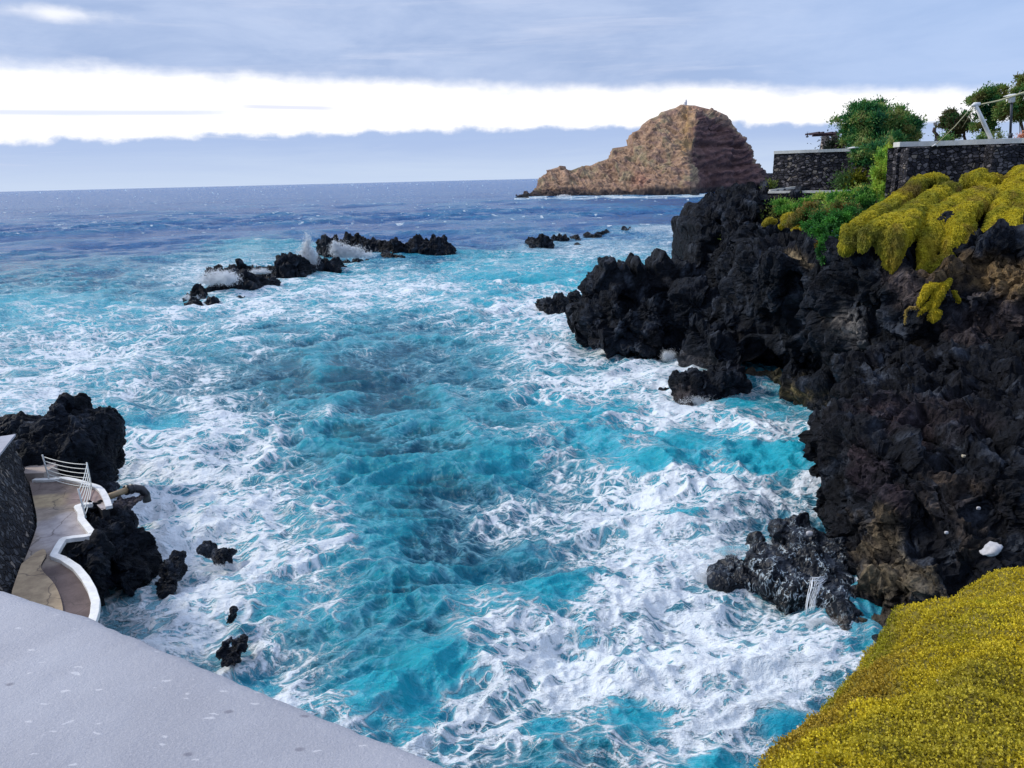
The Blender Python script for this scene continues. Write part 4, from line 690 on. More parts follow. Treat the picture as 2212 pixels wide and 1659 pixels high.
    # railing
    p1, p2, p3 = w6(340, 600), w6(632, 660), w6(590, 855)
    r = thing('railing', p1, 'white rail fence of five thin bars and three posts on the platform edge', 'railing')
    hgt = 1.32
    for p, lean in ((p1, -.10), (p2, -.02), (p3, -.1)):
        q = p+np.array([lean, 0, hgt]); mk('post', *tube([p+[0, 0, 0], p*.5+q*.5, q], .035, 8), M['rail'] if p is p2 else M['lamp'], r)
    for a, b, la, lb in ((p1, p2, -.10, -.02), (p2, p3, -.02, -.1)):
        for k in range(6):
            u = (k+.6)/6.; A_ = a+np.array([la*u, 0, hgt*u]); B_ = b+np.array([lb*u, 0, hgt*u]); pts = [A_*(1-s_)+B_*s_-np.array([0, 0, .10*4*s_*(1-s_)]) for s_ in np.linspace(0, 1, 9)]
            mk('rail', *tube(pts, .019, 6), M['rail'], r)
    # pipe
    a, b, c_ = D(*Z(6, 740, 712), 33.2), D(*Z(6, 875, 662), 34.2), D(*Z(6, 925, 652), 34.6)
    t = thing('drain_pipe', a, 'drain pipe with a black elbow poking out over the foam', 'pipe')
    mk('pipe_run', *tube([a, a*.5+b*.5, b], .15, 14), M['pipe'], t)
    e = [b+(c_-b)*-.15, c_*.6+b*.4, c_, c_+np.array([.28, .1, -.1]), c_+np.array([.42, .14, -.36]), c_+np.array([.44, .14, -.75])]
    mk('elbow', *tube(e, [.22, .21, .21, .21, .2, .2], 14), M['blackpipe'], t)
    for q in (0, .8): mk('collar', *tube([e[0]+(e[1]-e[0])*q, e[0]+(e[1]-e[0])*(q+.25)], .25, 14), M['blackpipe'], t)
    # rocks about the platform
    ol = [(120, 500), (112, 250), (180, 210), (235, 170), (270, 145), (310, 118), (350, 84), (380, 92), (410, 124), (455, 118), (485, 172), (520, 172), (560, 160), (600, 168), (640, 154), (685, 158), (725, 200), (750, 262), (765, 350), (750, 430), (735, 480), (735, 610), (718, 650), (500, 700), (120, 700)]
    P = [slab(6, [(x, y, 38.2) for x, y in [(x if x < 400 else x-60, y+22 if y < 480 else y) for x, y in ol]], 3.)]+[lump(6, *q, p=2.7, tilt=float(rng.uniform(-.2, .2))) for q in [(360, 250, 38., 80, 90, 2.), (420, 350, 38, 220, 130, 3.), (570, 320, 38, 100, 110, 2.6), (240, 350, 38., 110, 90, 2.6), (590, 430, 37.6, 85, 160, 2.4), (450, 480, 37.6, 260, 150, 3), (600, 560, 37, 100, 110, 2.2), (640, 620, 36.4, 60, 60, 1.4), (190, 420, 39, 110, 160, 3), (690, 700, 35.8, 70, 60, 1.5), (500, 650, 37.4, 220, 90, 2.4)]]
    lumprock('sea_rock', P, .09, 1.6, .28, 201, 'huge black rough rock towering behind the white railing', group='black outcrops around the platform', mat='rock_near', spike=.1, fine=4)
    P = [lump(6, *q, p=2.7, tilt=float(rng.uniform(-.2, .2))) for q in [(655, 790, 30.9, 38, 70, .7), (690, 890, 30.6, 80, 75, 1.1), (800, 900, 30.6, 85, 80, 1.2), (780, 990, 30.2, 130, 110, 1.8), (880, 1080, 29.8, 110, 110, 1.6), (720, 1120, 29.6, 200, 140, 1.7), (960, 1130, 30, 70, 110, 1.2), (560, 1130, 29.4, 130, 90, 1.2), (880, 1230, 29.2, 130, 80, 1.3), (680, 1270, 28.2, 110, 90, 1.2), (640, 1200, 28.9, 150, 110, 1.2), (560, 1075, 29.9, 100, 50, .9), (500, 1120, 29.2, 65, 50, .6), (640, 1330, 27.5, 45, 50, .5), (570, 1095, 26.4, 90, 62, .45), (655, 1080, 26.7, 50, 62, .45), (490, 1110, 25.9, 45, 50, .35), (560, 1190, 25.9, 90, 80, .5), (640, 1180, 26.2, 90, 100, .6), (640, 1280, 25.6, 40, 70, .35)]]
    lumprock('sea_rock', P, .075, 1.7, .4, 202, 'sheer black outcrop between the zigzag kerb and the surf', group='black outcrops around the platform', mat='rock_near', spike=.12, fine=4)
    lumprock('sea_rock', [lump(6, 1025, 1150, 30.6, 30, 40, .5), lump(6, 1010, 1190, 30.4, 25, 30, .4)], .05, .6, .12, 203, 'little black knob of rock stuck to the right side of the sheer outcrop', group='black outcrops around the platform', mat='rock_near')
    lumprock('wet_rock', [lump(6, 880, 755, 33.2, 80, 18, .9), lump(6, 950, 725, 34.2, 45, 14, .7), lump(6, 800, 770, 32.8, 50, 30, .8)], .06, .8, .15, 204, 'greyish wet rock awash directly beneath the drain pipe', 'rock', mat='rock_near', base=(.035, .032, .038))
    P = [lump(6, 0, 215, 50, 55, 45, 1.8), lump(6, 50, 220, 50, 48, 40, 1.8), lump(6, 80, 250, 49.5, 40, 40, 1.8), lump(6, -60, 240, 50, 60, 50, 2)]
    lumprock('sea_rock', P+[ell(W(*Z(6, 20, 300))+[0, 1, -.2], (3, 2, 1.4))], .12, 1.6, .4, 205, 'dark purplish rock peeping over the pale coping at the left edge', group='black outcrops around the platform')
    # small green tuft at the wall's foot
    leafy('shrub', [(D(*Z(6, 85, 1285), 25.3), .16)], 260, .06, [(.09, .16, .02), (.14, .22, .03)], 'tiny green weed growing at the foot of the rubble wall', 'plant')
# ---------------------------------------------------------------- vegetation
def leaves(P, N, size, cols, elong=2.2, seed=0, droop=0., upb=.3, var=.35, tri=False):
    """one folded leaf (two triangles) at each point"""
    rs = np.random.default_rng(seed); n = len(P); d = N+rs.normal(0, .7, (n, 3)); d[:, 2] += upb-droop; d /= np.linalg.norm(d, axis=1)[:, None]
    s = np.cross(d, rs.normal(0, 1, (n, 3))); s /= np.linalg.norm(s, axis=1)[:, None]; sz = (size*rs.uniform(1-var, 1+var, n))[:, None]
    nn = np.cross(d, s); a = P; b = P+d*sz*.55*elong*.6+s*sz*.42+nn*sz*.1; e = P+d*sz*elong*.6; c = P+d*sz*.55*elong*.6-s*sz*.42+nn*sz*.1
    V = np.stack([a, b, e, c], 1).reshape(-1, 3); i = np.arange(n)[:, None]*4; Fc = np.concatenate([i+[[0, 1, 2]], i+[[0, 2, 3]]], 0)
    return V, Fc, np.repeat(cols, 4, 0)
def crown_pts(blobs_, n, seed, shell=.55):
    rs = np.random.default_rng(seed); w = np.array([r**2 if np.isscalar(r) else np.prod(r)**(2/3) for _, r in blobs_]); w /= w.sum(); k = rs.choice(len(blobs_), n, p=w)
    ctr = np.array([b[0] for b in blobs_]); rad = np.array([np.full(3, b[1]) if np.isscalar(b[1]) else b[1] for b in blobs_])
    u = rs.normal(size=(n, 3)); u /= np.linalg.norm(u, axis=1)[:, None]; rr = rs.uniform(shell, 1, n)**.7
    P = ctr[k]+u*rad[k]*(np.abs(rs.normal(0, .74, n))+.12)[:, None]; cl = noise(P*1.4, 77)+.5*noise(P*3.3, 78); keep = cl > -.38
    return P[keep], u[keep], k[keep]
def leafcols(P, pal, seed, u=None):
    rs = np.random.default_rng(seed); pal = np.array(pal); t = np.clip(.5+.9*noise(P*.9, seed+200)+rs.normal(0, .18, len(P)), 0, .999)*(len(pal)-1)
    i = t.astype(int); f = (t-i)[:, None]; i2 = np.minimum(i+1, len(pal)-1); return (pal[i]*(1-f)+pal[i2]*f)*rs.uniform(.75, 1.25, (len(P), 1))
def leafy(name, bl, n, size, pal, label, cat, group=None, trunk=None, seed=1, elong=2.4, upb=.3, droop=0., parent_name='foliage', sub=0):
    """plant with foliage (grown in sub-clumps) and stems"""
    rs = np.random.default_rng(seed+900)
    if sub:
        nb = []
        for c, r in bl:
            R_ = np.full(3, r) if np.isscalar(r) else np.array(r)
            for _ in range(sub):
                u = rs.normal(size=3); u /= np.linalg.norm(u); nb.append((np.array(c)+u*R_*rs.uniform(.3, 1.08), R_*rs.uniform(.14, .36)))
        bl = nb
    P, u, k = crown_pts(bl, n, seed); V, Fc, cc = leaves(P, u, size, leafcols(P, pal, seed), elong, seed, droop, upb)
    base = np.array(bl[0][0]) if trunk is None else np.array(trunk[0][0][0])
    t = thing(name, base, label, cat, group); mk('crown' if trunk and name.endswith('tree') else 'foliage', V, Fc, M['leaf'], t, smooth=False, cols=cc)
    if trunk is None:
        lo = min(np.array(b[0])[2]-np.max(b[1]) for b in bl); st = []
        for _ in range(6):
            b = np.array(bl[rs.integers(len(bl))][0]); a = np.array([base[0]+rs.normal(0, .08), base[1], lo]); st.append(tube([a, (a+b)/2+rs.normal(0, .05, 3), b], [size*.25, size*.18, size*.08], 5))
        mk('stems', *join(st), M['bark'], t)
    else:
        for p, r in trunk: q = resamp(p, .3, smooth=1); mk('trunk', *tube(q, np.interp(np.linspace(0, 1, len(q)), [0, 1], r), 8), M['bark'], t)
    return t
left_side()
# ---------------------------------------------------------------- stone walls, ramp and terrace above the headland
def straight_wall(pts, z0, z1, th, label, cop=True, name='stone_wall', cz=.28, ov=.12, mat='masonry', group=None):
    P = resamp([np.array(p[:2]) for p in pts], .4, smooth=1); n = len(P); T = np.gradient(P, axis=0); T /= np.linalg.norm(T, axis=1)[:, None]; Nn = np.stack([T[:, 1], -T[:, 0]], 1)
    if Nn[n//2, 1] > 0: Nn = -Nn       # towards the viewer
    t = thing(name, (P[0, 0], P[0, 1], z0), label, 'wall', group); m = max(4, int((z1-z0)/.12)); V = []
    for i in range(n):
        for j in range(m): V.append((P[i, 0]+Nn[i, 0]*.12*(1-j/(m-1)), P[i, 1]+Nn[i, 1]*.12*(1-j/(m-1)), z0+(z1-z0)*j/(m-1)))
    V = np.array(V); i = np.arange(n-1)[:, None]*m; j = np.arange(m-1)[None]; Fq = np.stack([i+j, i+m+j, i+m+j+1, i+j+1], -1).reshape(-1, 4)
    v, e, _ = facet(V/.45, 19); V[:, 1] -= .06*v-.05*(1-e)
    V2 = V+np.repeat(-Nn, m, 0)@np.array([[1, 0, 0], [0, 1, 0]])*th; F2 = Fq[:, ::-1]+len(V); V2[:, 1] += 0
    ends = []
    for q in (0, n-1):
        for j in range(m-1): a = q*m+j; ends.append((a, a+1, a+1+len(V), a+len(V)) if q == 0 else (a+1, a, a+len(V), a+1+len(V)))
    capf = [(i*m+m-1, (i+1)*m+m-1, (i+1)*m+m-1+len(V), i*m+m-1+len(V)) for i in range(n-1)]
    mk('wall_body', np.concatenate([V, V2]), np.concatenate([Fq, F2, np.array(ends), np.array(capf)]), M[mat], t, smooth=False)
    if cop:
        cp = []
        for p, q in zip(P, Nn):
            for o_, z in ((ov, z1+.003), (ov, z1+cz), (-th-ov, z1+cz), (-th-ov, z1+.003)): cp.append((p[0]+q[0]*o_, p[1]+q[1]*o_, z))
        Fc = [(k*4+a, k*4+4+a, k*4+4+(a+1) % 4, k*4+(a+1) % 4) for k in range(n-1) for a in range(4)]+[(0, 1, 2, 3), (n*4-1, n*4-2, n*4-3, n*4-4)]
        mk('coping', cp, Fc, M['coping'], t, smooth=False)
    return t
def lamp_post(k, xb, yb, yt, Y, label, group='lamp posts on the terrace', rad=.07, disc=True, xt=None):
    b = D(*Z(k, xb, yb), Y); tp = D(*Z(k, xt if xt is not None else xb, yt), Y); h = tp[2]-b[2]; dx = (tp[0]-b[0])
    t = thing('lamp_post', b, label, 'lamp', group); A_ = lambda u, z=0: np.array([b[0]+dx*u, b[1], b[2]+h*u+z])
    mk('pole', *tube([A_(0), A_(.5), A_(.80)], rad, 10), M['post'], t); mk('base', *tube([A_(0), A_(0, .35)], rad*1.7, 10), M['post'], t)
    mk('lantern', *tube([A_(.8), A_(.80, .05), A_(.95), A_(.96)], [rad*1.5, rad*2.6, rad*2.6, rad*2.3], 12), M['lamp'], t)
    if disc: mk('brim', *tube([A_(.955), A_(.97), A_(1.)], [rad*6.5, rad*6.7, rad*2.], 16), M['lamp'], t)
    return t
def headland_top():
    # plateau behind the walls
    z10 = lambda x, y, Y: D(*Z(10, x, y), Y); z1 = lambda x, y, Y: D(*Z(1, x, y), Y)
    a0 = z1(102, 780, 78); a1 = z1(400, 760, 76); a2 = z1(760, 735, 75); a3 = z1(1000, 745, 73.5); a4 = z1(1240, 735, 72)
    top1 = 18.0
    straight_wall([a0, a1, a2, a3, a4], 12.6, top1-.25, .5, 'dark stone wall with thin white coping on the headland, the farther one', group='dark stone retaining walls')
    b0 = z1(1152, 690, 60); b1 = z1(1300, 680, 60); b2 = z1(1600, 670, 59.5); b3 = z1(1900, 660, 58.5); b4 = z1(2300, 640, 57.5); b5 = z1(2700, 620, 55)
    straight_wall([b0, b1, b2, b3, b4, b5], 13.0, 18.0-.36, .6, 'dark stone wall with thick white coping at the right edge of the photo', cz=.36, ov=.2, group='dark stone retaining walls')
    side = straight_wall([b0+[.1, .6, 0], b0+[3.9, 7, 0], b0+[7.6, 14, 0]], 13.0, 17.6, .5, 'shaded side return of the right hand stone wall behind the big tree', cop=False, group='dark stone retaining walls')
    for x, w_, lab in ((1320, 90, 'reddish stone buttress standing out of the right hand wall, nearest the tree'), (2050, 110, 'dark stone buttress standing out of the right hand wall near the photo\'s edge')):
        q = z1(x, 800, 58.9 if x < 1700 else 57.6); hw = w_*.256/F*59
        lumprock('buttress', [(lambda b: b)(box(q[0]-hw, q[0]+hw, q[1]-.1, q[1]+1.2, 12.5, 17.55))], .12, 1., .04, 7, lab, 'buttress', 'stone buttresses of the right hand wall', mat='masonry')
    tb = mk('terrace', *join([poly_prism([a0+[.8, 1.2, 0], a2+[0, .9, 0], a4+[0, .9, 0], b0+[5, 9, 0], b0+[.5, .9, 0], b2+[0, .8, 0], b4+[0, .8, 0], b5+[0, .8, 0], (80, 60, 0), (80, 110, 0), (40, 105, 0)], 11, 16.9)]), M['soil'], smooth=False)
    tag(tb, 'level terrace behind the stone walls', kind='structure')
    # ramp: two low walls with white tops meeting in a point
    c0, c1, c2 = z10(92, 1126, 75.5), z10(800, 1094, 73), z10(1495, 1066, 71.5)
    zc = (c0[2]+c1[2])/2
    straight_wall([c0, c1, c2], zc-1.6, zc-.22, .3, 'low dark wall with a white top along the lower edge of the ramp', cz=.22, ov=.08, group='low ramp walls with white tops')
    d0, d1 = z10(110, 1112, 76.1), z10(850, 1008, 77.3)
    t = thing('stone_wall', d0, 'slanting white topped ramp wall rising against the farther stone wall', 'wall', 'low ramp walls with white tops')
    v = np.array([d0+[0, -.25, 0], d1+[0, -.25, 0], d1+[0, .25, 0], d0+[0, .25, 0]]); V = np.concatenate([v+[0, 0, .1], v-[0, 0, .12]])
    mk('coping', V, [(0, 1, 2, 3), (7, 6, 5, 4), (0, 4, 5, 1), (1, 5, 6, 2), (2, 6, 7, 3), (3, 7, 4, 0)], M['coping'], t, smooth=False)
    V = np.concatenate([(v-[0, 0, .125])*[1, 1, 1], (v-[0, 0, .125])*[1, 1, 0]+[0, 0, 12.2]]); mk('wall_body', V, [(0, 1, 2, 3), (7, 6, 5, 4), (0, 4, 5, 1), (1, 5, 6, 2), (2, 6, 7, 3), (3, 7, 4, 0)], M['masonry'], t, smooth=False)
    o = mk('path', *poly_prism([c0+[.2, .4, 0], c1+[0, .4, 0], c2+[0, .5, 0], (c2[0]+4, c2[1]+1.5, 0), (a4[0], a4[1]-.3, 0), (a2[0], a2[1]-.3, 0), (a0[0]+.5, a0[1]-.3, 0)], 11, zc-.7), M['soil'], smooth=False); tag(o, 'earth ledge between the ramp walls', kind='structure')
    lamp_post(10, 1290, 1030, 470, 73, 'lamp post standing in front of the farther stone wall', rad=.085, xt=1335)
    lamp_post(9, 1905, 1375, 395, 60.5, 'tall dark lamp post with a white lantern under the pale cable', rad=.085, xt=1945)
    lamp_post(9, 640, 1440, 820, 74, 'lamp post with a pale lantern hidden among the scrubby tree\'s leaves', rad=.075, disc=False)
    lamp_post(9, 245, 1450, 1010, 92, 'small distant lamp post with a flat top left of the scrubby tree', rad=.08)
    # mast with stays and the pale cable
    b = D(*Z(9, 1480, 1395), 58.9); tp = D(*Z(9, 1140, 650), 58.2)
    t = thing('mast', b, 'leaning white tubular mast holding a pale cable above the coping', 'mast')
    mk('tube', *tube([b, b*.5+tp*.5, tp], [.15, .145, .12], 14), M['mast'], t); mk('cap', *tube([tp-[.32, 0, .02], tp-[.1, 0, -.06], tp+[.28, 0, .1]], [.05, .16, .12], 10), M['mast'], t); mk('bracket', *tube([b*.45+tp*.55-[.0, 0, .0], b*.45+tp*.55+[.28, 0, .05]], .05, 8), M['mast'], t)
    e = D(*Z(9, 240, 1535), 59.3)
    tag(mk('cable', *tube([tp-[.2, 0, 0], tp*.5+e*.5-[0, 0, .03], e], .028, 6), M['rope']), 'thin pale stay running from the mast top down to the coping on the left', 'cable')
    e2 = D(*Z(9, 840, 1140), 63); tag(mk('cable', *tube([tp-[.15, 0, .1], tp*.5+e2*.5, e2], .018, 6), M['rope']), 'second shorter stay hanging behind the long one from the mast top', 'cable')
    e3 = D(*Z(9, 2212, 360), 57.5); e4 = e3+(e3-tp)*1.5; pts = [tp+[.25, 0, .05], tp+(e3-tp)*.5-[0, 0, .12], tp+(e3-tp)*.75-[0, 0, .06], e3, e4]
    tag(mk('cable', *tube(resamp(pts, .4), np.linspace(.045, .12, len(resamp(pts, .4))), 8), M['rope']), 'thick pale cable sweeping from the mast top off the right edge', 'cable')
    anchor = tag(mk('bracket', *tube([e+[-.25, -.02, -.08], e+[0, 0, .06], e+[.22, 0, -.1]], [.03, .07, .03], 6), M['mast']), 'small pale anchor plate where the long stay meets the coping', 'bracket')
    # pergola
    g = thing('pergola', z10(900, 530, 88), 'pergola of block pillars and dark timbers above the farther stone wall', 'pergola')
    for x0, x1, yt, yb in ((862, 945, 318, 560), (1005, 1082, 300, 560), (1125, 1195, 325, 560)):
        p = z10((x0+x1)/2, yb, 88); q = z10((x0+x1)/2, yt, 88); hw = (x1-x0)/2*.1488/F*88; mk('pillar', *box(p[0]-hw, p[0]+hw, 88-hw, 88+hw, p[2]-1.2, q[2]), M['pillar'], g, smooth=False)
    p, q = z10(735, 302, 88), z10(1100, 285, 88); s_ = .1488/F*88
    v = np.array([p+[0, -.15, 0], q+[0, -.15, 0], q+[0, .15, 0], p+[0, .15, 0]]); V = np.concatenate([v+[0, 0, .10], v-[0, 0, .16]])
    mk('beam', V, [(0, 1, 2, 3), (7, 6, 5, 4), (0, 4, 5, 1), (1, 5, 6, 2), (2, 6, 7, 3), (3, 7, 4, 0)], M['timber'], g, smooth=False)
    for x in (760, 822, 950, 1010, 1085): r_ = z10(x, 290, 88); mk('rafter', *box(r_[0]-.08, r_[0]+.08, 86.6, 90.5, r_[2]+.02, r_[2]+.2), M['timber'], g, smooth=False)
    # bird
    bp = D(*Z(10, 658, 325), 80); t = mk('bird', *join([ell(bp, (.10, .28, .09)), (np.array([bp+[-.05, 0, .05], bp+[.02, -.08, .55], bp+[.05, .02, .06], bp+[-.02, .1, .5]]), [(0, 1, 2), (0, 2, 3)]),
        (np.array([bp+[.04, 0, .05], bp+[.28, -.05, .5], bp+[.0, .12, .06]]), [(0, 1, 2)])]), M['gull'], smooth=False); tag(t, 'small dark bird with raised wings flying left of the pergola', 'bird')
    # trees
    D1 = (.015, .10, .05); D2 = (.06, .22, .06); D3 = (.24, .36, .09); D4 = (.40, .42, .16)
    cr = [(z10(1320, 150, 80), (1.7, 2., 1.3)), (z10(1480, 60, 80), (2., 2., 1.4)), (z10(1650, 20, 80), (2.2, 2., 1.3)), (z10(1800, 90, 80), (2., 2., 1.5)), (z10(1550, 250, 79), (2.6, 2.2, 1.5)), (z10(1850, 280, 80), (2., 2., 1.5)), (z10(2020, 180, 80.5), (1.8, 1.8, 1.4)), (z10(2100, 330, 80.5), (1.3, 1.4, .9)), (z10(1350, 330, 79.5), (1.4, 1.6, 1.1)), (z10(1500, 480, 78), (1.6, 1.6, 1.2)), (z10(1750, 470, 79), (2.2, 1.8, 1.1)), (z10(1550, 600, 72.5), (1.5, 1.2, .9)), (z10(1750, 580, 72), (1.6, 1.2, 1.1)), (z10(1880, 480, 71.5), (1.3, 1.2, 1.2)), (z10(1450, 560, 73), (1., 1., .6))]
    bt = z10(1650, 800, 79)
    leafy('tree', cr, 90000, .115, [D1, D2, D2, D3, D4], 'big round feathery green tree between the two stone walls', 'tree', trunk=[([bt, z10(1640, 600, 79), z10(1500, 300, 80)], [.3, .12]), ([bt, z10(1700, 560, 79), z10(1800, 250, 80)], [.3, .1]), ([bt, z10(1780, 520, 79), z10(2020, 280, 80)], [.25, .08])], seed=3, sub=22, upb=.9, elong=4.2)
    z9 = lambda x, y, Y: D(*Z(9, x, y), Y)
    cr = [(z9(520, 880, 70), (.8, 1, .55)), (z9(800, 860, 70), (.9, 1, .6)), (z9(620, 1050, 70), (1.1, 1, .5)), (z9(950, 1050, 70), (.9, 1, .5)), (z9(450, 1150, 70), (.6, .8, .5)), (z9(720, 1200, 70.5), (.6, .8, .3)), (z9(560, 1330, 70.5), (.7, .8, .35))]
    leafy('tree', cr, 13000, .10, [D2, (.10, .09, .04), (.16, .13, .07), D3], 'scrubby thin leaved tree with a curved bare trunk left of the mast', 'tree', 'trees behind the right hand coping', [([z9(350, 1500, 70), z9(290, 1300, 70), z9(190, 1240, 70), z9(220, 1140, 70)], [.2, .1]), ([z9(930, 1480, 70), z9(870, 1330, 70), z9(900, 1170, 70), z9(980, 1000, 70)], [.13, .06]), ([z9(600, 1480, 70.5), z9(640, 1250, 70.5), z9(620, 1050, 70.5)], [.14, .06])], seed=4, sub=14, upb=.6, elong=3)
    cr = [(z9(1200, 480, 68), (.9, 1, .7)), (z9(1480, 350, 68), (.8, 1, .8)), (z9(1400, 620, 68), (1.1, 1, .8)), (z9(1650, 560, 68), (.8, 1, .8)), (z9(1400, 880, 68), (1., 1, .7)), (z9(1300, 1100, 68), (.9, 1, .6)), (z9(1500, 980, 68), (.5, .8, .5)), (z9(1460, 1250, 68), (.6, .6, .35))]
    leafy('tree', cr, 17000, .105, [D1, D2, D3, (.16, .15, .05)], 'dark upright tree directly behind the top of the leaning mast', 'tree', 'trees behind the right hand coping', [([z9(1500, 1500, 68), z9(1490, 1150, 68), z9(1400, 700, 68)], [.16, .08]), ([z9(1500, 1300, 68), z9(1560, 1100, 68), z9(1650, 700, 68)], [.1, .05])], seed=5, sub=14, upb=.7, elong=3)
    cr = [(z9(2050, 280, 66), (1., 1, .8)), (z9(2300, 200, 66), (1.2, 1, 1.)), (z9(1850, 700, 66), (.9, 1, .8)), (z9(2150, 700, 66), (1.1, 1, .8)), (z9(1750, 920, 66), (.6, .8, .5)), (z9(2350, 600, 66), (1.3, 1, 1.2)), (z9(2100, 920, 66), (.7, .8, .4))]
    leafy('tree', cr, 20000, .105, [D2, D3, (.17, .16, .045), (.22, .19, .05)], 'yellowish green tree behind the tall lamp post at the right edge', 'tree', 'trees behind the right hand coping', [([z9(2230, 1500, 66), z9(2190, 1200, 66), z9(2130, 950, 66), z9(2200, 600, 66)], [.13, .06]), ([z9(2120, 1400, 66.2), z9(2125, 1100, 66.2), z9(2100, 950, 66)], [.04, .03])], seed=6, sub=14, upb=.6, elong=3)
    for i, (x, y, r_) in enumerate(((1600, 1340, .35), (450, 1410, .4), (1250, 1380, .3))):
        leafy('shrub', [(z9(x, y, 63), (r_*1.6, r_, r_))], 700, .1, [D2, D3, (.2, .18, .09)], ('small shrub on the coping line right of the mast foot', 'small shrub on the coping line under the scrubby tree', 'small shrub on the coping line just left of the mast foot')[i], 'shrub', 'small shrubs along the coping', seed=20+i)
    leafy('shrub', [(z9(2190, 1330, 59.8), (.28, .3, .25))], 300, .09, [(.7, .13, .03), (.8, .25, .08), (.7, .4, .3)], 'bright orange blooms above the coping at the photo\'s right edge', 'shrub', seed=30)
    leafy('shrub', [(z10(1050, 470, 82), (1.05, .9, .8))], 2600, .15, [(.012, .03, .02), (.03, .045, .03), (.06, .04, .045)], 'dark rounded bush in front of the pergola pillars', 'bush', seed=31)
    # shrubs on the slope
    G1_ = (.05, .20, .035); G2_ = (.16, .38, .06); G3_ = (.36, .54, .08); G4_ = (.46, .48, .13)
    gr = 'green shrubs on the slope below the farther wall'
    leafy('shrub', [(z1(1050, 1010, 62.5), (1.3, 1.2, 1.6)), (z1(1060, 880, 63), (.9, .9, 1.4)), (z1(1130, 1080, 61.5), (1.2, 1., .9))], 26000, .11, [G2_, G3_, (.5, .7, .1), (.3, .32, .04)], 'tall bright green feathery shrub left of the right hand wall', 'shrub', gr, seed=40, sub=16, upb=1.3, elong=3.6)
    leafy('shrub', [(z1(1195, 920, 61.5), (.55, .7, 1.0))], 2500, .15, [G1_, (.07, .14, .06), (.10, .18, .09)], 'greyish green upright shrub against the right hand wall', 'shrub', gr, seed=41, sub=8, upb=1.2, elong=3.2)
    leafy('shrub', [(z1(300, 1215, 70), (2.2, 1.4, .62)), (z1(180, 1250, 70.5), (1.2, 1.2, .45))], 15000, .115, [G1_, G2_, G3_], 'leftmost green shrub spilling over the black rock edge', 'shrub', gr, seed=42, sub=14, upb=.8, elong=3)
    leafy('shrub', [(z1(620, 1165, 69), (1.8, 1.5, .7)), (z1(780, 1140, 68), (1.7, 1.3, 1.1)), (z1(620, 1220, 67), (1.8, 1.3, 1.))], 24000, .115, [G1_, G2_, G3_, G4_], 'broad green shrub hiding the right part of the ramp wall', 'shrub', gr, seed=43, sub=14, upb=.9, elong=3)
    leafy('shrub', [(z1(900, 1170, 65.5), (1.7, 1.3, 1.1)), (z1(1000, 1200, 64), (1.5, 1.2, .9))], 16000, .115, [(.012, .05, .02), G1_, G2_], 'dark green shrub at the foot of the tall feathery one', 'shrub', gr, seed=44, sub=14, upb=.6, elong=2.6)
    leafy('shrub', [(z1(400, 1290, 63), (1.7, 1., .8)), (z1(620, 1270, 61), (1.5, 1., .8)), (z1(300, 1340, 63), (1.1, .8, .6))], 18000, .11, [G1_, (.13, .16, .04), (.27, .22, .06), (.38, .27, .07)], 'shrub mass speckled with yellowish blooms in the middle of the slope', 'shrub', gr, seed=45, sub=14, upb=.5, elong=2.4)
    leafy('shrub', [(z1(560, 1370, 55), (1.2, .8, 1.1)), (z1(470, 1350, 58), (1.3, 1., .9)), (z1(530, 1560, 52), (.55, .5, 1.1)), (z1(700, 1330, 54), (1.3, .9, .9)), (z1(600, 1460, 52.5), (.9, .6, 1.))], 26000, .1, [(.02, .09, .02), (.04, .19, .03), (.10, .34, .04)], 'dark green shrub hanging down over the cliff edge', 'shrub', gr, seed=46, sub=14, upb=.0, elong=2.2, droop=.3)
    for i, (k, x, y, Y, r_, lab) in enumerate(((2, 1940, 1070, 73, .8, 'bright grass tuft on the black headland, the largest'), (2, 1810, 1105, 73.2, .45, 'small grass tuft on the headland left of the largest tuft'), (2, 1745, 1210, 72.8, .4, 'lowest small grass tuft high on the headland\'s left flank'), (2, 2170, 960, 72.4, 1.1, 'grass tuft below the point where the ramp walls meet'), (1, 70, 1040, 77, .5, 'pale green tuft at the left foot of the farther stone wall'))):
        leafy('grass_tuft', [(D(*Z(k, x, y), Y), (r_, r_*.8, r_*.8))], int(900*r_+250), .13, [(.09, .14, .03), (.18, .24, .05), (.25, .28, .07)], lab, 'grass', 'grass tufts on the black headland', seed=60+i, upb=1.2, elong=3)
    for i, (x, y, Y, r_) in enumerate(((700, 1010, 73, .9), (810, 990, 72.5, .75))):
        leafy('shrub', [(z1(x, y, Y), (r_, r_*.8, r_*1.1))], 1600, .15, [(.05, .13, .04), (.12, .2, .06)] if i == 0 else [(.08, .12, .01), (.25, .25, .02)], ('small green shrub just left of the lamp post foot', 'small yellow green shrub just right of the lamp post foot')[i], 'shrub', gr, seed=70+i, upb=.9, elong=3)
headland_top()
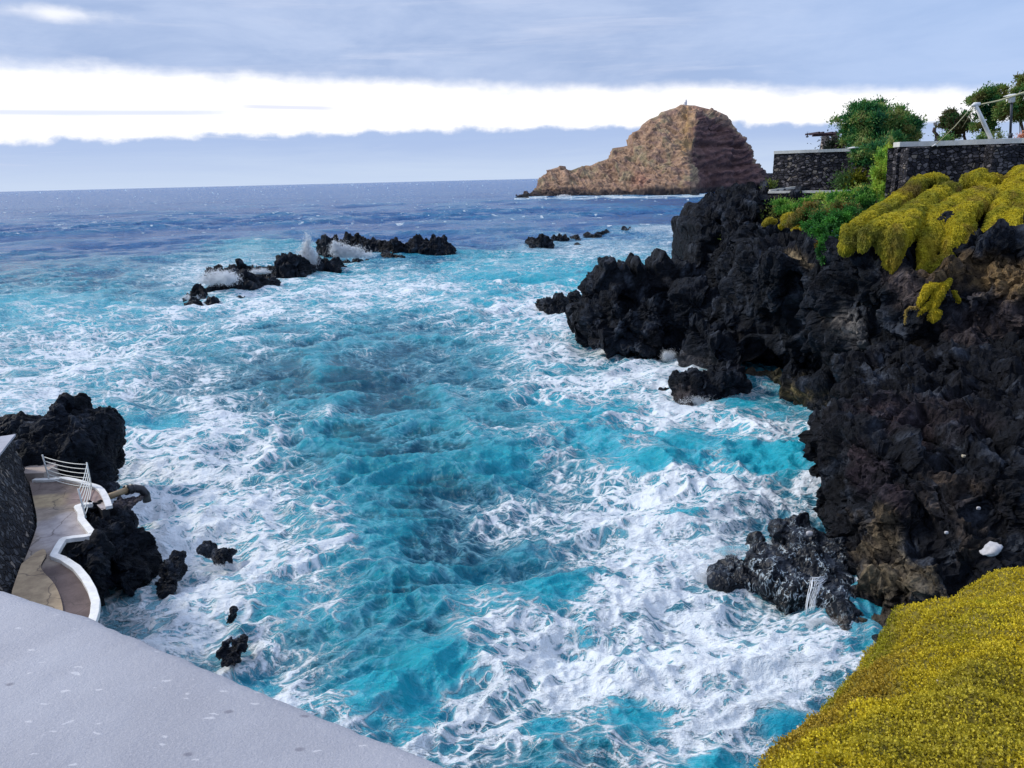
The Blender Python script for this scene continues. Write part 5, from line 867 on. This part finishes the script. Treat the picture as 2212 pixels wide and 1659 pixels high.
# ---------------------------------------------------------------- hanging ground cover
def mosscol(V, seed=0, N=None):
    n = fbm(V/1.2, 3, seed+5); c = np.array([.52, .44, .025])*(1+.15*n)[:, None]; g = sstep(-.1, .5, fbm(V/1.9, 3, seed+9))
    c = c*(1-.55*g[:, None])+np.array([.16, .19, .02])*.55*g[:, None]; b = sstep(.2, .6, fbm(V/1.4+40, 3, seed+12))*.6
    return c*(1-b[:, None])+np.array([.26, .17, .035])*b[:, None]
def drape(name, paths, voxel, label, kind=None, cat=None, group=None, seed=0, A=.12, tuft=0, tsz=.1, k=1, greens=(), dull=()):
    parts = []
    for path in paths: parts += chain([(D(*Z(k, x, y), Y), r*ZM[k][1]/F*Y*(.9 if voxel > .12 else 1)) for x, y, Y, r in path], 7)
    V, Fq = remesh(parts, voxel); N = smoothN(V, Fq, 6)
    q = V*np.array([1.9, 1.1, .42]); V = V+N*(A*fbm(q, 4, seed)+A*.7*ridged(q*2.1, 3, seed+4)-A*.5)[:, None]
    c = mosscol(V, seed)
    for ctr, r, col, kk in greens: c = patch(V, c, ctr, r, col, kk)
    N = smoothN(V, Fq, 1)
    t = mk(name, V, Fq, M['moss'], cols=c)
    if tuft:
        rs = np.random.default_rng(seed); f = Fq[rs.integers(len(Fq), size=tuft)]; w = rs.dirichlet([1, 1, 1, 1], tuft)[:, :, None]; P = (V[f]*w).sum(1); Nn = (N[f]*w).sum(1); cc = (c[f]*w).sum(1)*rs.uniform(.8, 1.25, (tuft, 1))
        dn = np.array([0, 0, -1.])-Nn*(-Nn[:, 2])[:, None]; dn /= np.linalg.norm(dn, axis=1)[:, None]+1e-6; LV, LF, LC = leaves(P+Nn*.01, dn*3.2+Nn*1.1, tsz, cc, 3.4, seed, droop=.3, upb=0)
        me = t.data; o2 = mk('fronds', LV, LF, M['leaf'], t, smooth=False, cols=LC)
    return tag(t, label, cat, group, kind)
def drapes():
    L_ = [[(1330, 1010, 56, 80), (1150, 1180, 53.5, 90), (950, 1300, 51, 100), (760, 1420, 49, 90), (720, 1560, 48, 70)],
          [(1640, 1060, 55, 50), (1560, 1080, 54, 90), (1400, 1190, 52, 110), (1200, 1320, 50, 110), (1000, 1400, 48, 110), (890, 1440, 47.2, 80), (850, 1560, 46.8, 42)],
          [(1250, 1330, 49, 110), (1100, 1500, 47, 150), (1090, 1600, 46.6, 110), (1090, 1720, 46.4, 55)],
          [(1450, 1150, 53, 100), (1300, 1300, 50.5, 110), (1250, 1440, 48.8, 90)],
          [(1900, 1080, 54.5, 80), (1700, 1180, 52, 110), (1500, 1300, 50, 130), (1430, 1460, 48, 110), (1380, 1600, 47, 80), (1360, 1720, 46.6, 60)],
          [(2050, 1100, 53.5, 90), (1850, 1180, 51, 100), (1700, 1280, 49, 110), (1640, 1420, 47.4, 100), (1590, 1560, 46.6, 80), (1560, 1700, 46.2, 60)],
          [(1700, 1350, 48.4, 100), (1720, 1480, 47, 80), (1700, 1600, 46.4, 70)],
          [(1450, 1660, 46.8, 60), (1480, 1800, 46, 40), (1500, 1850, 45.9, 25)],
          [(2250, 1000, 53, 130), (2080, 1180, 50, 110), (1970, 1340, 48, 90), (1900, 1480, 46.8, 80), (1900, 1620, 46.3, 70)],
          [(2300, 1200, 49.5, 160), (2150, 1350, 47.6, 130), (2050, 1500, 46.4, 120), (2000, 1620, 45.8, 70)],
          [(2400, 1350, 47.5, 200), (2250, 1560, 46, 150), (2120, 1640, 45.4, 60), (2300, 1700, 45.2, 70)],
          [(1850, 930, 56.5, 55), (1780, 1010, 55.5, 110), (1950, 1020, 55.5, 100)], [(2180, 930, 55.5, 80), (2150, 1020, 54.5, 130)], [(1500, 1000, 56, 80), (1380, 990, 56.5, 70)]]
    gr = [(D(*Z(1, 1480, 1010), 55), (2.5, 2, .7), (.05, .09, .015), .8), (D(*Z(1, 800, 1450), 47.5), (1.2, 2, 1.6), (.10, .13, .02), .9), (D(*Z(1, 1180, 1230), 51), (2.2, 2, .8), (.15, .18, .025), .8), (D(*Z(1, 1080, 1500), 46.2), (1.5, 2, 1.2), (.19, .17, .03), .75), (D(*Z(1, 1250, 1060), 54.5), (1., 1.6, .8), (.11, .06, .04), .9),
          (D(*Z(1, 1760, 1070), 53.6), (1.1, 1, .5), (.36, .22, .07), .8), (D(*Z(1, 1900, 1120), 52), (.9, 2, 1.2), (.2, .17, .035), .7), (D(*Z(1, 1480, 1530), 46.5), (.8, 2, 1.), (.27, .19, .03), .6), (D(*Z(1, 2150, 1600), 45), (1.5, 2, .5), (.17, .25, .02), .9), (D(*Z(1, 1850, 1560), 46), (.5, 2, 1.2), (.2, .15, .03), .7)]
    drape('ground_cover', L_, .13, 'yellow green creeping plants hanging in thick folds over the cliff', kind='stuff', seed=5, A=.15, tuft=110000, tsz=.06, greens=gr)
    drape('hanging_plant', [[(1590, 215, 43.6, 16), (1540, 270, 43.4, 40), (1480, 350, 43.2, 42), (1460, 440, 43, 22)], [(1500, 260, 43.5, 30), (1400, 290, 43.4, 42), (1350, 380, 43.2, 26), (1325, 430, 43.1, 12)], [(1440, 400, 43.2, 25), (1370, 460, 43., 20), (1320, 515, 43, 7)], [(1450, 440, 43, 26), (1440, 540, 42.9, 36), (1470, 500, 42.9, 36)], [(1620, 320, 43.6, 16), (1660, 390, 43.5, 14)]],
          .05, 'bright yellow plant hanging alone on the bare cliff face below the folds', cat='plant', seed=8, A=.05, tuft=2500, tsz=.06, k=4, greens=[(D(*Z(4, 1400, 400), 43), (3, 3, 3), (.55, .42, .02), .8)])
    drape('hanging_plant', [[(1320, 455, 43.1, 9), (1250, 450, 43, 12), (1215, 480, 43, 10), (1205, 580, 42.9, 8)]], .04, 'thin pale brown strand arching off the cliff left of the bright yellow plant', cat='plant', seed=9, A=.02, tuft=200, tsz=.05, k=4, greens=[(D(*Z(4, 1250, 480), 43), (3, 3, 3), (.4, .26, .1), .9)])
    drape('hanging_plant', [[(160, 1370, 66.5, 25), (250, 1320, 66.5, 30), (320, 1330, 66, 40)], [(300, 1380, 65, 50), (350, 1470, 64, 60), (390, 1560, 63.5, 45), (420, 1640, 63.2, 20)]], .12, 'olive and yellow mat hanging from the rock edge under the leftmost shrub', cat='plant', seed=10, A=.1, tuft=3500, tsz=.1, greens=[(D(*Z(1, 380, 1550), 63.5), (2, 3, 2), (.2, .13, .04), .8)])
    drape('hanging_plant', [[(20, 1350, 67.5, 22), (60, 1320, 67.5, 26), (110, 1330, 67.4, 20)], [(200, 1310, 67.6, 40), (240, 1290, 67.6, 40)]], .12, 'small yellow cushion plant at the left end of the green slope', cat='plant', seed=11, A=.06, tuft=1200, tsz=.08, greens=[(D(*Z(1, 80, 1330), 67.5), (3, 3, 3), (.45, .36, .04), .8)])
    drape('hanging_plant', [[(2060, 60, 57.6, 60), (2120, 130, 57.2, 38), (2110, 200, 57, 22), (2095, 280, 56.9, 12)]], .09, 'reddish brown beard of dry growth dangling below the hanging green shrub', cat='plant', seed=12, A=.06, tuft=1500, tsz=.12, k=3, greens=[(D(*Z(3, 2100, 180), 57), (3, 3, 3), (.22, .10, .045), .9)])
    drape('hanging_plant', [[(2060, 330, 56.6, 16), (2100, 318, 56.5, 22), (2140, 345, 56.5, 16)]], .07, 'small rusty red cushion on a ledge of the dark cliff', cat='plant', seed=13, A=.04, tuft=500, tsz=.1, k=3, greens=[(D(*Z(3, 2100, 330), 56.5), (3, 3, 3), (.2, .075, .05), .9)])
drapes()
# ---------------------------------------------------------------- foreground: mossy bank, parapet, terrace
def bank():
    sil = [(150, 1800, 3.4), (240, 1610, 3.9), (330, 1440, 4.4), (400, 1330, 4.8), (500, 1230, 5.1), (650, 1150, 5.5), (700, 1060, 5.8), (800, 950, 6.2), (960, 800, 6.7), (1050, 700, 7.), (1100, 580, 7.4), (1180, 430, 7.8), (1250, 370, 8.), (1340, 342, 8.1), (1480, 348, 8.1), (1600, 312, 8.2), (1750, 222, 8.4), (1900, 140, 8.5), (2000, 92, 8.6), (2212, 30, 8.7), (2500, -80, 8.9), (2900, -200, 9.), (3600, -450, 9.6), (5200, -900, 10.8)]
    sil = [(x+float(np.interp(x, [150, 1100, 2200], [125, 75, 20])), y+float(np.interp(x, [150, 1100, 2200], [30, 25, 45])), Y) for x, y, Y in sil]
    S = np.array([D(*Z(8, x, y), Y) for x, y, Y in sil]); S = resamp(S, .06, smooth=1)
    n = len(S); u = np.linspace(0, 1, n)
    a, b = D(1660, 1760, 2.6), D(3400, 1760, 3.2); near = a[None]*(1-u[:, None]**.8)+b[None]*u[:, None]**.8
    rows = []; m = 90
    for j in range(-14, m):
        if j < 0: k = -j/14; rows.append(S+np.array([-.25, .9, 0])*k*1.0-np.array([0, 0, 1])*(k**1.5)*4.5)
        else:
            t = j/(m-1); bulge = .34*np.sin(pi*t)**1.6; rows.append(S*(1-t)+near*t+np.array([0, 0, 1])*bulge*np.minimum(1, u[:, None]*3+.2)*.9)
    V = np.stack(rows, 1).reshape(-1, 3); mm = len(rows); i = np.arange(n-1)[:, None]*mm; j = np.arange(mm-1)[None]; Fq = np.stack([i+j, i+j+1, i+mm+j+1, i+mm+j], -1).reshape(-1, 4)
    N = smoothN(V, Fq, 3); 
    if N[:, 2].mean() < 0: Fq = Fq[:, ::-1]; N = -N
    V = V+N*(.16*fbm(V/1.1, 3, 3)+.06*fbm(V/.3, 3, 6))[:, None]; px, py = 0, 0
    n1 = fbm(V/.9, 3, 21); c = np.array([.50, .40, .02])*(1+.2*n1)[:, None]
    def bl(c, pts, r, col, k):
        d = np.full(len(V), 9.)
        for x, y, Y in pts: d = np.minimum(d, np.linalg.norm((V-D(*Z(8, x, y), Y)), axis=1)/r)
        w = (sstep(1.2, .5, d+.35*n1)*k)[:, None]; return c*(1-w)+np.array(col)*w
    seg = lambda p, q, k: [(p[0]+(q[0]-p[0])*t, p[1]+(q[1]-p[1])*t, p[2]+(q[2]-p[2])*t) for t in np.linspace(0, 1, k)]
    c = bl(c, seg((500, 1500, 4.2), (900, 1150, 5.), 8)+seg((900, 1150, 5), (1200, 850, 6), 8), .35, (.34, .22, .03), .7)
    c = bl(c, seg((950, 950, 6.2), (1350, 600, 7.2), 10)+seg((1350, 600, 7.2), (1700, 420, 7.8), 8), .3, (.42, .27, .02), .8)
    c = bl(c, seg((700, 1080, 5.8), (1150, 560, 7.3), 14)+seg((1150, 560, 7.3), (1300, 420, 7.8), 5), .38, (.22, .25, .015), .7)
    c = bl(c, seg((2100, 800, 6.3), (2100, 1000, 5.6), 5), .6, (.28, .33, .02), .6); c = bl(c, [(1800, 1400, 3.9), (2100, 1300, 4.2), (1500, 1500, 3.7)], .6, (.34, .30, .03), .6)
    rs = np.random.default_rng(2); q = mk('ground_cover', V, Fq, simple('moss_soil', (.16, .13, .015), .95, .4, 8, 1., 30))
    ar = np.linalg.norm(np.cross(V[Fq[:, 1]]-V[Fq[:, 0]], V[Fq[:, 3]]-V[Fq[:, 0]]), axis=1); ctr = V[Fq].mean(1); wgt = ar/np.maximum(ctr[:, 1], 2)**1.3
    jr = np.arange(len(Fq)) % (mm-1); wgt[jr < 9] = 0; wgt /= wgt.sum()
    K = 92000; f = Fq[rs.choice(len(Fq), K, p=wgt)]; w = rs.dirichlet([1, 1, 1, 1], K)[:, :, None]; P = (V[f]*w).sum(1); Nn = (N[f]*w).sum(1); cc = (c[f]*w).sum(1)
    thin = noise(P*2.2, 66)+.5*noise(P*5, 67); keep = thin > -1.1; P, Nn, cc = P[keep], Nn[keep], cc[keep]; K = len(P)
    cc = cc*rs.uniform(.7, 1.3, (K, 1)); Vs, Fs, Cs = [], [], []; nv = 0
    ax = Nn+rs.normal(0, .35, (K, 3))+np.array([0, 0, .35]); ax /= np.linalg.norm(ax, axis=1)[:, None]; hgt = rs.uniform(.012, .05, K)[:, None]
    for l in range(5):       # five little fleshy leaves per sprig, the last at its tip
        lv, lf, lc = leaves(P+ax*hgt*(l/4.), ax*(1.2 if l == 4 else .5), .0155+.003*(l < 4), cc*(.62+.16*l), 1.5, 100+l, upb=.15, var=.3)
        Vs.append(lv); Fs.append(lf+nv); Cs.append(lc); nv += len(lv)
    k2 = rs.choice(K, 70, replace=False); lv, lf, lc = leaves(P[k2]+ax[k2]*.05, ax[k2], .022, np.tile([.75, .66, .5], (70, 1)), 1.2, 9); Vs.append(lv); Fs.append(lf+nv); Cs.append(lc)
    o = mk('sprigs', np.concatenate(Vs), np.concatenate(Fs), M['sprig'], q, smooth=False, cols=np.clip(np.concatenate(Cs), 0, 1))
    tag(q, 'yellow green mat of tiny fleshy sprigs covering the near bank', kind='stuff')
    # the rock of the bank itself
    P = [ell((9.5, 6.0, 6), (4.2, 2.6, 6.0), 3), ell((6.5, 2.5, 6), (3.2, 2.5, 6.0), 3), ell((14, 8, 6), (6, 3.5, 6.), 3), ell((9, -2, 6), (6, 5, 6.), 3), ell((15, 1, 6), (6, 5, 6.5), 3)]
    lumprock('cliff', P, .25, 2.6, .4, 301, 'dark rock carrying the near mossy bank', kind='structure')
bank()
def parapet():
    ed = [W(x, y, 15.4) for x, y in ((-900, 985), (-420, 1120), (0, 1262), (130, 1303), (215, 1328), (245, 1347), (330, 1379), (440, 1425), (560, 1476), (700, 1534), (860, 1598), (1030, 1664), (1400, 1850), (1900, 2080))]
    P = resamp([e[:2] for e in ed], .012, smooth=1); n = len(P); T = np.gradient(P, axis=0); T /= np.linalg.norm(T, axis=1)[:, None]; Nn = np.stack([T[:, 1], -T[:, 0]], 1)
    if Nn[n//2]@np.array([-1, -1]) < 0: Nn = -Nn
    w = .5; wv = .0035*fbm(np.stack([P[:, 0]*18, P[:, 1]*18, 0*P[:, 0]], 1), 4, 3)
    prof = [(.0, -.9), (.0, -.05), (.0, -.022), (.003, -.010), (.010, -.003), (.022, 0.)]+[(x, 0.) for x in np.linspace(.05, w-.03, 12)]+[(w-.01, -.005), (w, -.02), (w, -.1), (w, -1.2)]
    V = []; m = len(prof)
    for i in range(n):
        for o_, z in prof: V.append((P[i, 0]+Nn[i, 0]*(o_+wv[i]*(o_ < .1)), P[i, 1]+Nn[i, 1]*(o_+wv[i]*(o_ < .1)), 15.4+z))
    V = np.array(V); V[:, 2] += .0012*noise(V*25, 4)
    i = np.arange(n-1)[:, None]*m; j = np.arange(m-1)[None]; Fq = np.stack([i+j, i+j+1, i+m+j+1, i+m+j], -1).reshape(-1, 4)
    t = thing('parapet', (P[n//2, 0], P[n//2, 1], 14.3), 'pale grey plastered parapet top filling the lower left corner', 'wall')
    mk('parapet_top', V, Fq, M['parapet'], t)
    Q = P[::8]; Qn = Nn[::8]; V = []
    for p, q in zip(Q, Qn):
        for o_, z in ((.03, 14.55), (.03, -1.), (w-.03, 14.55), (w-.03, 14.0)): V.append((p[0]+q[0]*o_, p[1]+q[1]*o_, z))
    Fc = [(k*4, k*4+1, k*4+5, k*4+4) for k in range(len(Q)-1)]+[(k*4+2, k*4+6, k*4+7, k*4+3) for k in range(len(Q)-1)]
    mk('wall_body', V, Fc, M['masonry_near'], t, smooth=False)
    fl = [(p[0]+q[0]*(w-.05), p[1]+q[1]*(w-.05)) for p, q in zip(Q[::4], Qn[::4])]+[(3.4, -1.4), (3.4, -8), (-12, -8), (-12, 2)]
    V, Fc = poly_prism(fl, 13.2, 14.35); o = mk('terrace', V, Fc, M['concrete'], smooth=False, cols=np.tile([.3, .28, .26], (len(V), 1))); tag(o, 'viewing terrace behind the parapet', kind='structure')
parapet()
# ---------------------------------------------------------------- litter on the cliff, spray
def bits():
    def chip(name, k, x, y, Y, size, mat, label, cat, group=None, rot=0., tilt=0., p=3., A=.2):
        V, Fc = ell(D(*Z(k, x, y), Y), size, p, rot, 3, tilt); V = V+A*min(size)*normals(V, np.array(Fc))*fbm(V/max(size)*1.6, 3, 4)[:, None]
        return tag(mk(name, V, np.array(Fc), M[mat], smooth=True), label, cat, group)
    chip('plank', 5, 1845, 158, 29.2, (.24, .08, .06), 'wood', 'short pale plank lying on the near black promontory', 'plank', p=8, A=.05)
    chip('driftwood', 5, 1990, 775, 24.2, (.33, .2, .11), 'pale', 'lumpy whitish block of flotsam wedged above the near mossy bank', 'flotsam', tilt=-.5, A=1.1)
    g = 'small pale stones scattered on the dark cliff'
    for k, x, y, Y, s_, lab in ((4, 1590, 1495, 33, .1, 'small bright white stone in the middle of the promontory top'), (4, 1905, 1077, 37, .1, 'yellowish pale stone on the shelf near the brown ledge'), (5, 1705, 660, 25.5, .07, 'pale stone low on the promontory, left of the whitish flotsam'), (5, 1915, 500, 26.8, .08, 'pale stone above the whitish flotsam block'), (5, 810, 665, 28.6, .13, 'thin white stick like stone at the top of the wet rock'), (4, 865, 362, 48, .12, 'tiny white speck of stone on the upper dark cliff')):
        chip('stone', k, x, y, Y, (s_, s_*.6, s_*.8), 'pale', lab, 'stone', g)
    # spray: clouds of fine drops thrown up where waves break
    def spray(pl, n, sz, label, seed):
        rs = np.random.default_rng(seed); out = []; n *= 4; sz *= .5; pl = [(c, tuple(np.array(r)*.62), d_) for c, r, d_ in pl]
        for c, r, dens in pl:
            k = int(n*dens); u = rs.normal(size=(k, 3))*.5; out.append(np.array(c)+u*np.array(r))
        P = np.concatenate(out); P = P+.35*np.stack([noise(P*1.5, 3), noise(P*1.5, 4), noise(P*1.5, 5)], 1)*np.mean([np.mean(r) for _, r, _ in pl]); P = P[P[:, 2] > -.1]
        s_ = (sz*rs.uniform(.3, 1.3, len(P))**1.5)[:, None]; T4 = np.array([[1, 1, 1], [1, -1, -1], [-1, 1, -1], [-1, -1, 1]])*.6
        V = (P[:, None]+T4[None]*s_[:, None]).reshape(-1, 3); i = np.arange(len(P))[:, None]*4; Fc = np.concatenate([i+[[0, 1, 2]], i+[[0, 3, 1]], i+[[0, 2, 3]], i+[[1, 3, 2]]])
        return tag(mk('sea_spray', V, Fc, M['droplet']), label, kind='stuff')
    z7 = lambda x, y, Y: D(*Z(7, x, y), Y)
    spray([(z7(945, 230, 143), (1.1, 1, 3.2), .5), (z7(930, 290, 143), (2., 1.2, 2.6), .9), (z7(975, 310, 143), (1.5, 1.2, 2.6), .6), (z7(860, 330, 145), (5, 2, 1.2), .4)], 4200, .09, 'white plume of spray rising between the reef rocks', 1)
    spray([(z7(1180, 250, 150), (2.6, 1.2, 2.), .8), (z7(1250, 262, 150), (4, 1.2, 1.6), .8), (z7(1340, 285, 150), (3.5, 1.2, .8), .4), (z7(1140, 225, 150), (.7, .8, 1.6), .3)], 4200, .09, 'white burst of spray right of the tall reef pillar', 2)
    spray([(z7(300, 440, 119), (3.5, 1.5, 1.3), .9), (z7(240, 470, 119), (3.2, 1.5, 1.), .7), (z7(360, 455, 117.5), (2.3, 1.5, 1.2), .6)], 3600, .08, 'spray over the left part of the reef', 3)
    spray([(z7(590, 405, 127), (2.6, 1, .7), .6), (z7(120, 590, 111), (2.5, 1, .6), .4)], 2500, .07, 'low spray behind the reef', 4)
    spray([(D(*Z(3, 1120, 820), 63.5), (.5, .5, .6), .3), (D(*Z(3, 980, 830), 65.5), (.9, .5, .7), .5), (D(*Z(3, 1190, 1160), 52.8), (1.6, .5, .45), .6), (D(*Z(3, 590, 770), 69.5), (.5, .4, .6), .2)], 3500, .035, 'splashes at the foot of the headland', 5)
    spray([(D(*Z(2, 1500, 1310), 88), (1.2, 1.5, 2.), .6), (D(*Z(2, 1400, 1375), 86), (2, 1, .6), .4), (D(*Z(2, 1130, 1110), 200), (8, 3, 1.5), .5)], 3000, .06, 'spray drifting off the far side of the headland', 6)
    spray([(W(*Z(5, 350, 880))+[0, .6, .2], (2., 1., .5), .8), (W(*Z(5, 120, 960))+[0, 0, .1], (.8, .5, .3), .3), (W(*Z(5, 900, 1270))+[0, 0, .1], (1., .3, .2), .4)], 3500, .02, 'splashes around the low wet rock', 7)
    spray([(W(*Z(2, 680, 838)), (6, 3, 3.5), .7), (W(*Z(2, 1810, 832)), (9, 3, 2.5), .6), (W(*Z(2, 440, 850)), (9, 3, 1.5), .4), (W(*Z(2, 1350, 838)), (12, 3, 2.5), .5)], 1500, .35, 'white surf spray at the foot of the islet', 8)
    spray([(W(*Z(6, 1170, 1330))+[0, 0, .1], (.6, .25, .2), .6), (W(*Z(6, 1500, 1210))+[0, 0, .1], (.5, .25, .2), .4)], 1500, .018, 'splashes at the small foam rocks', 9)
bits()
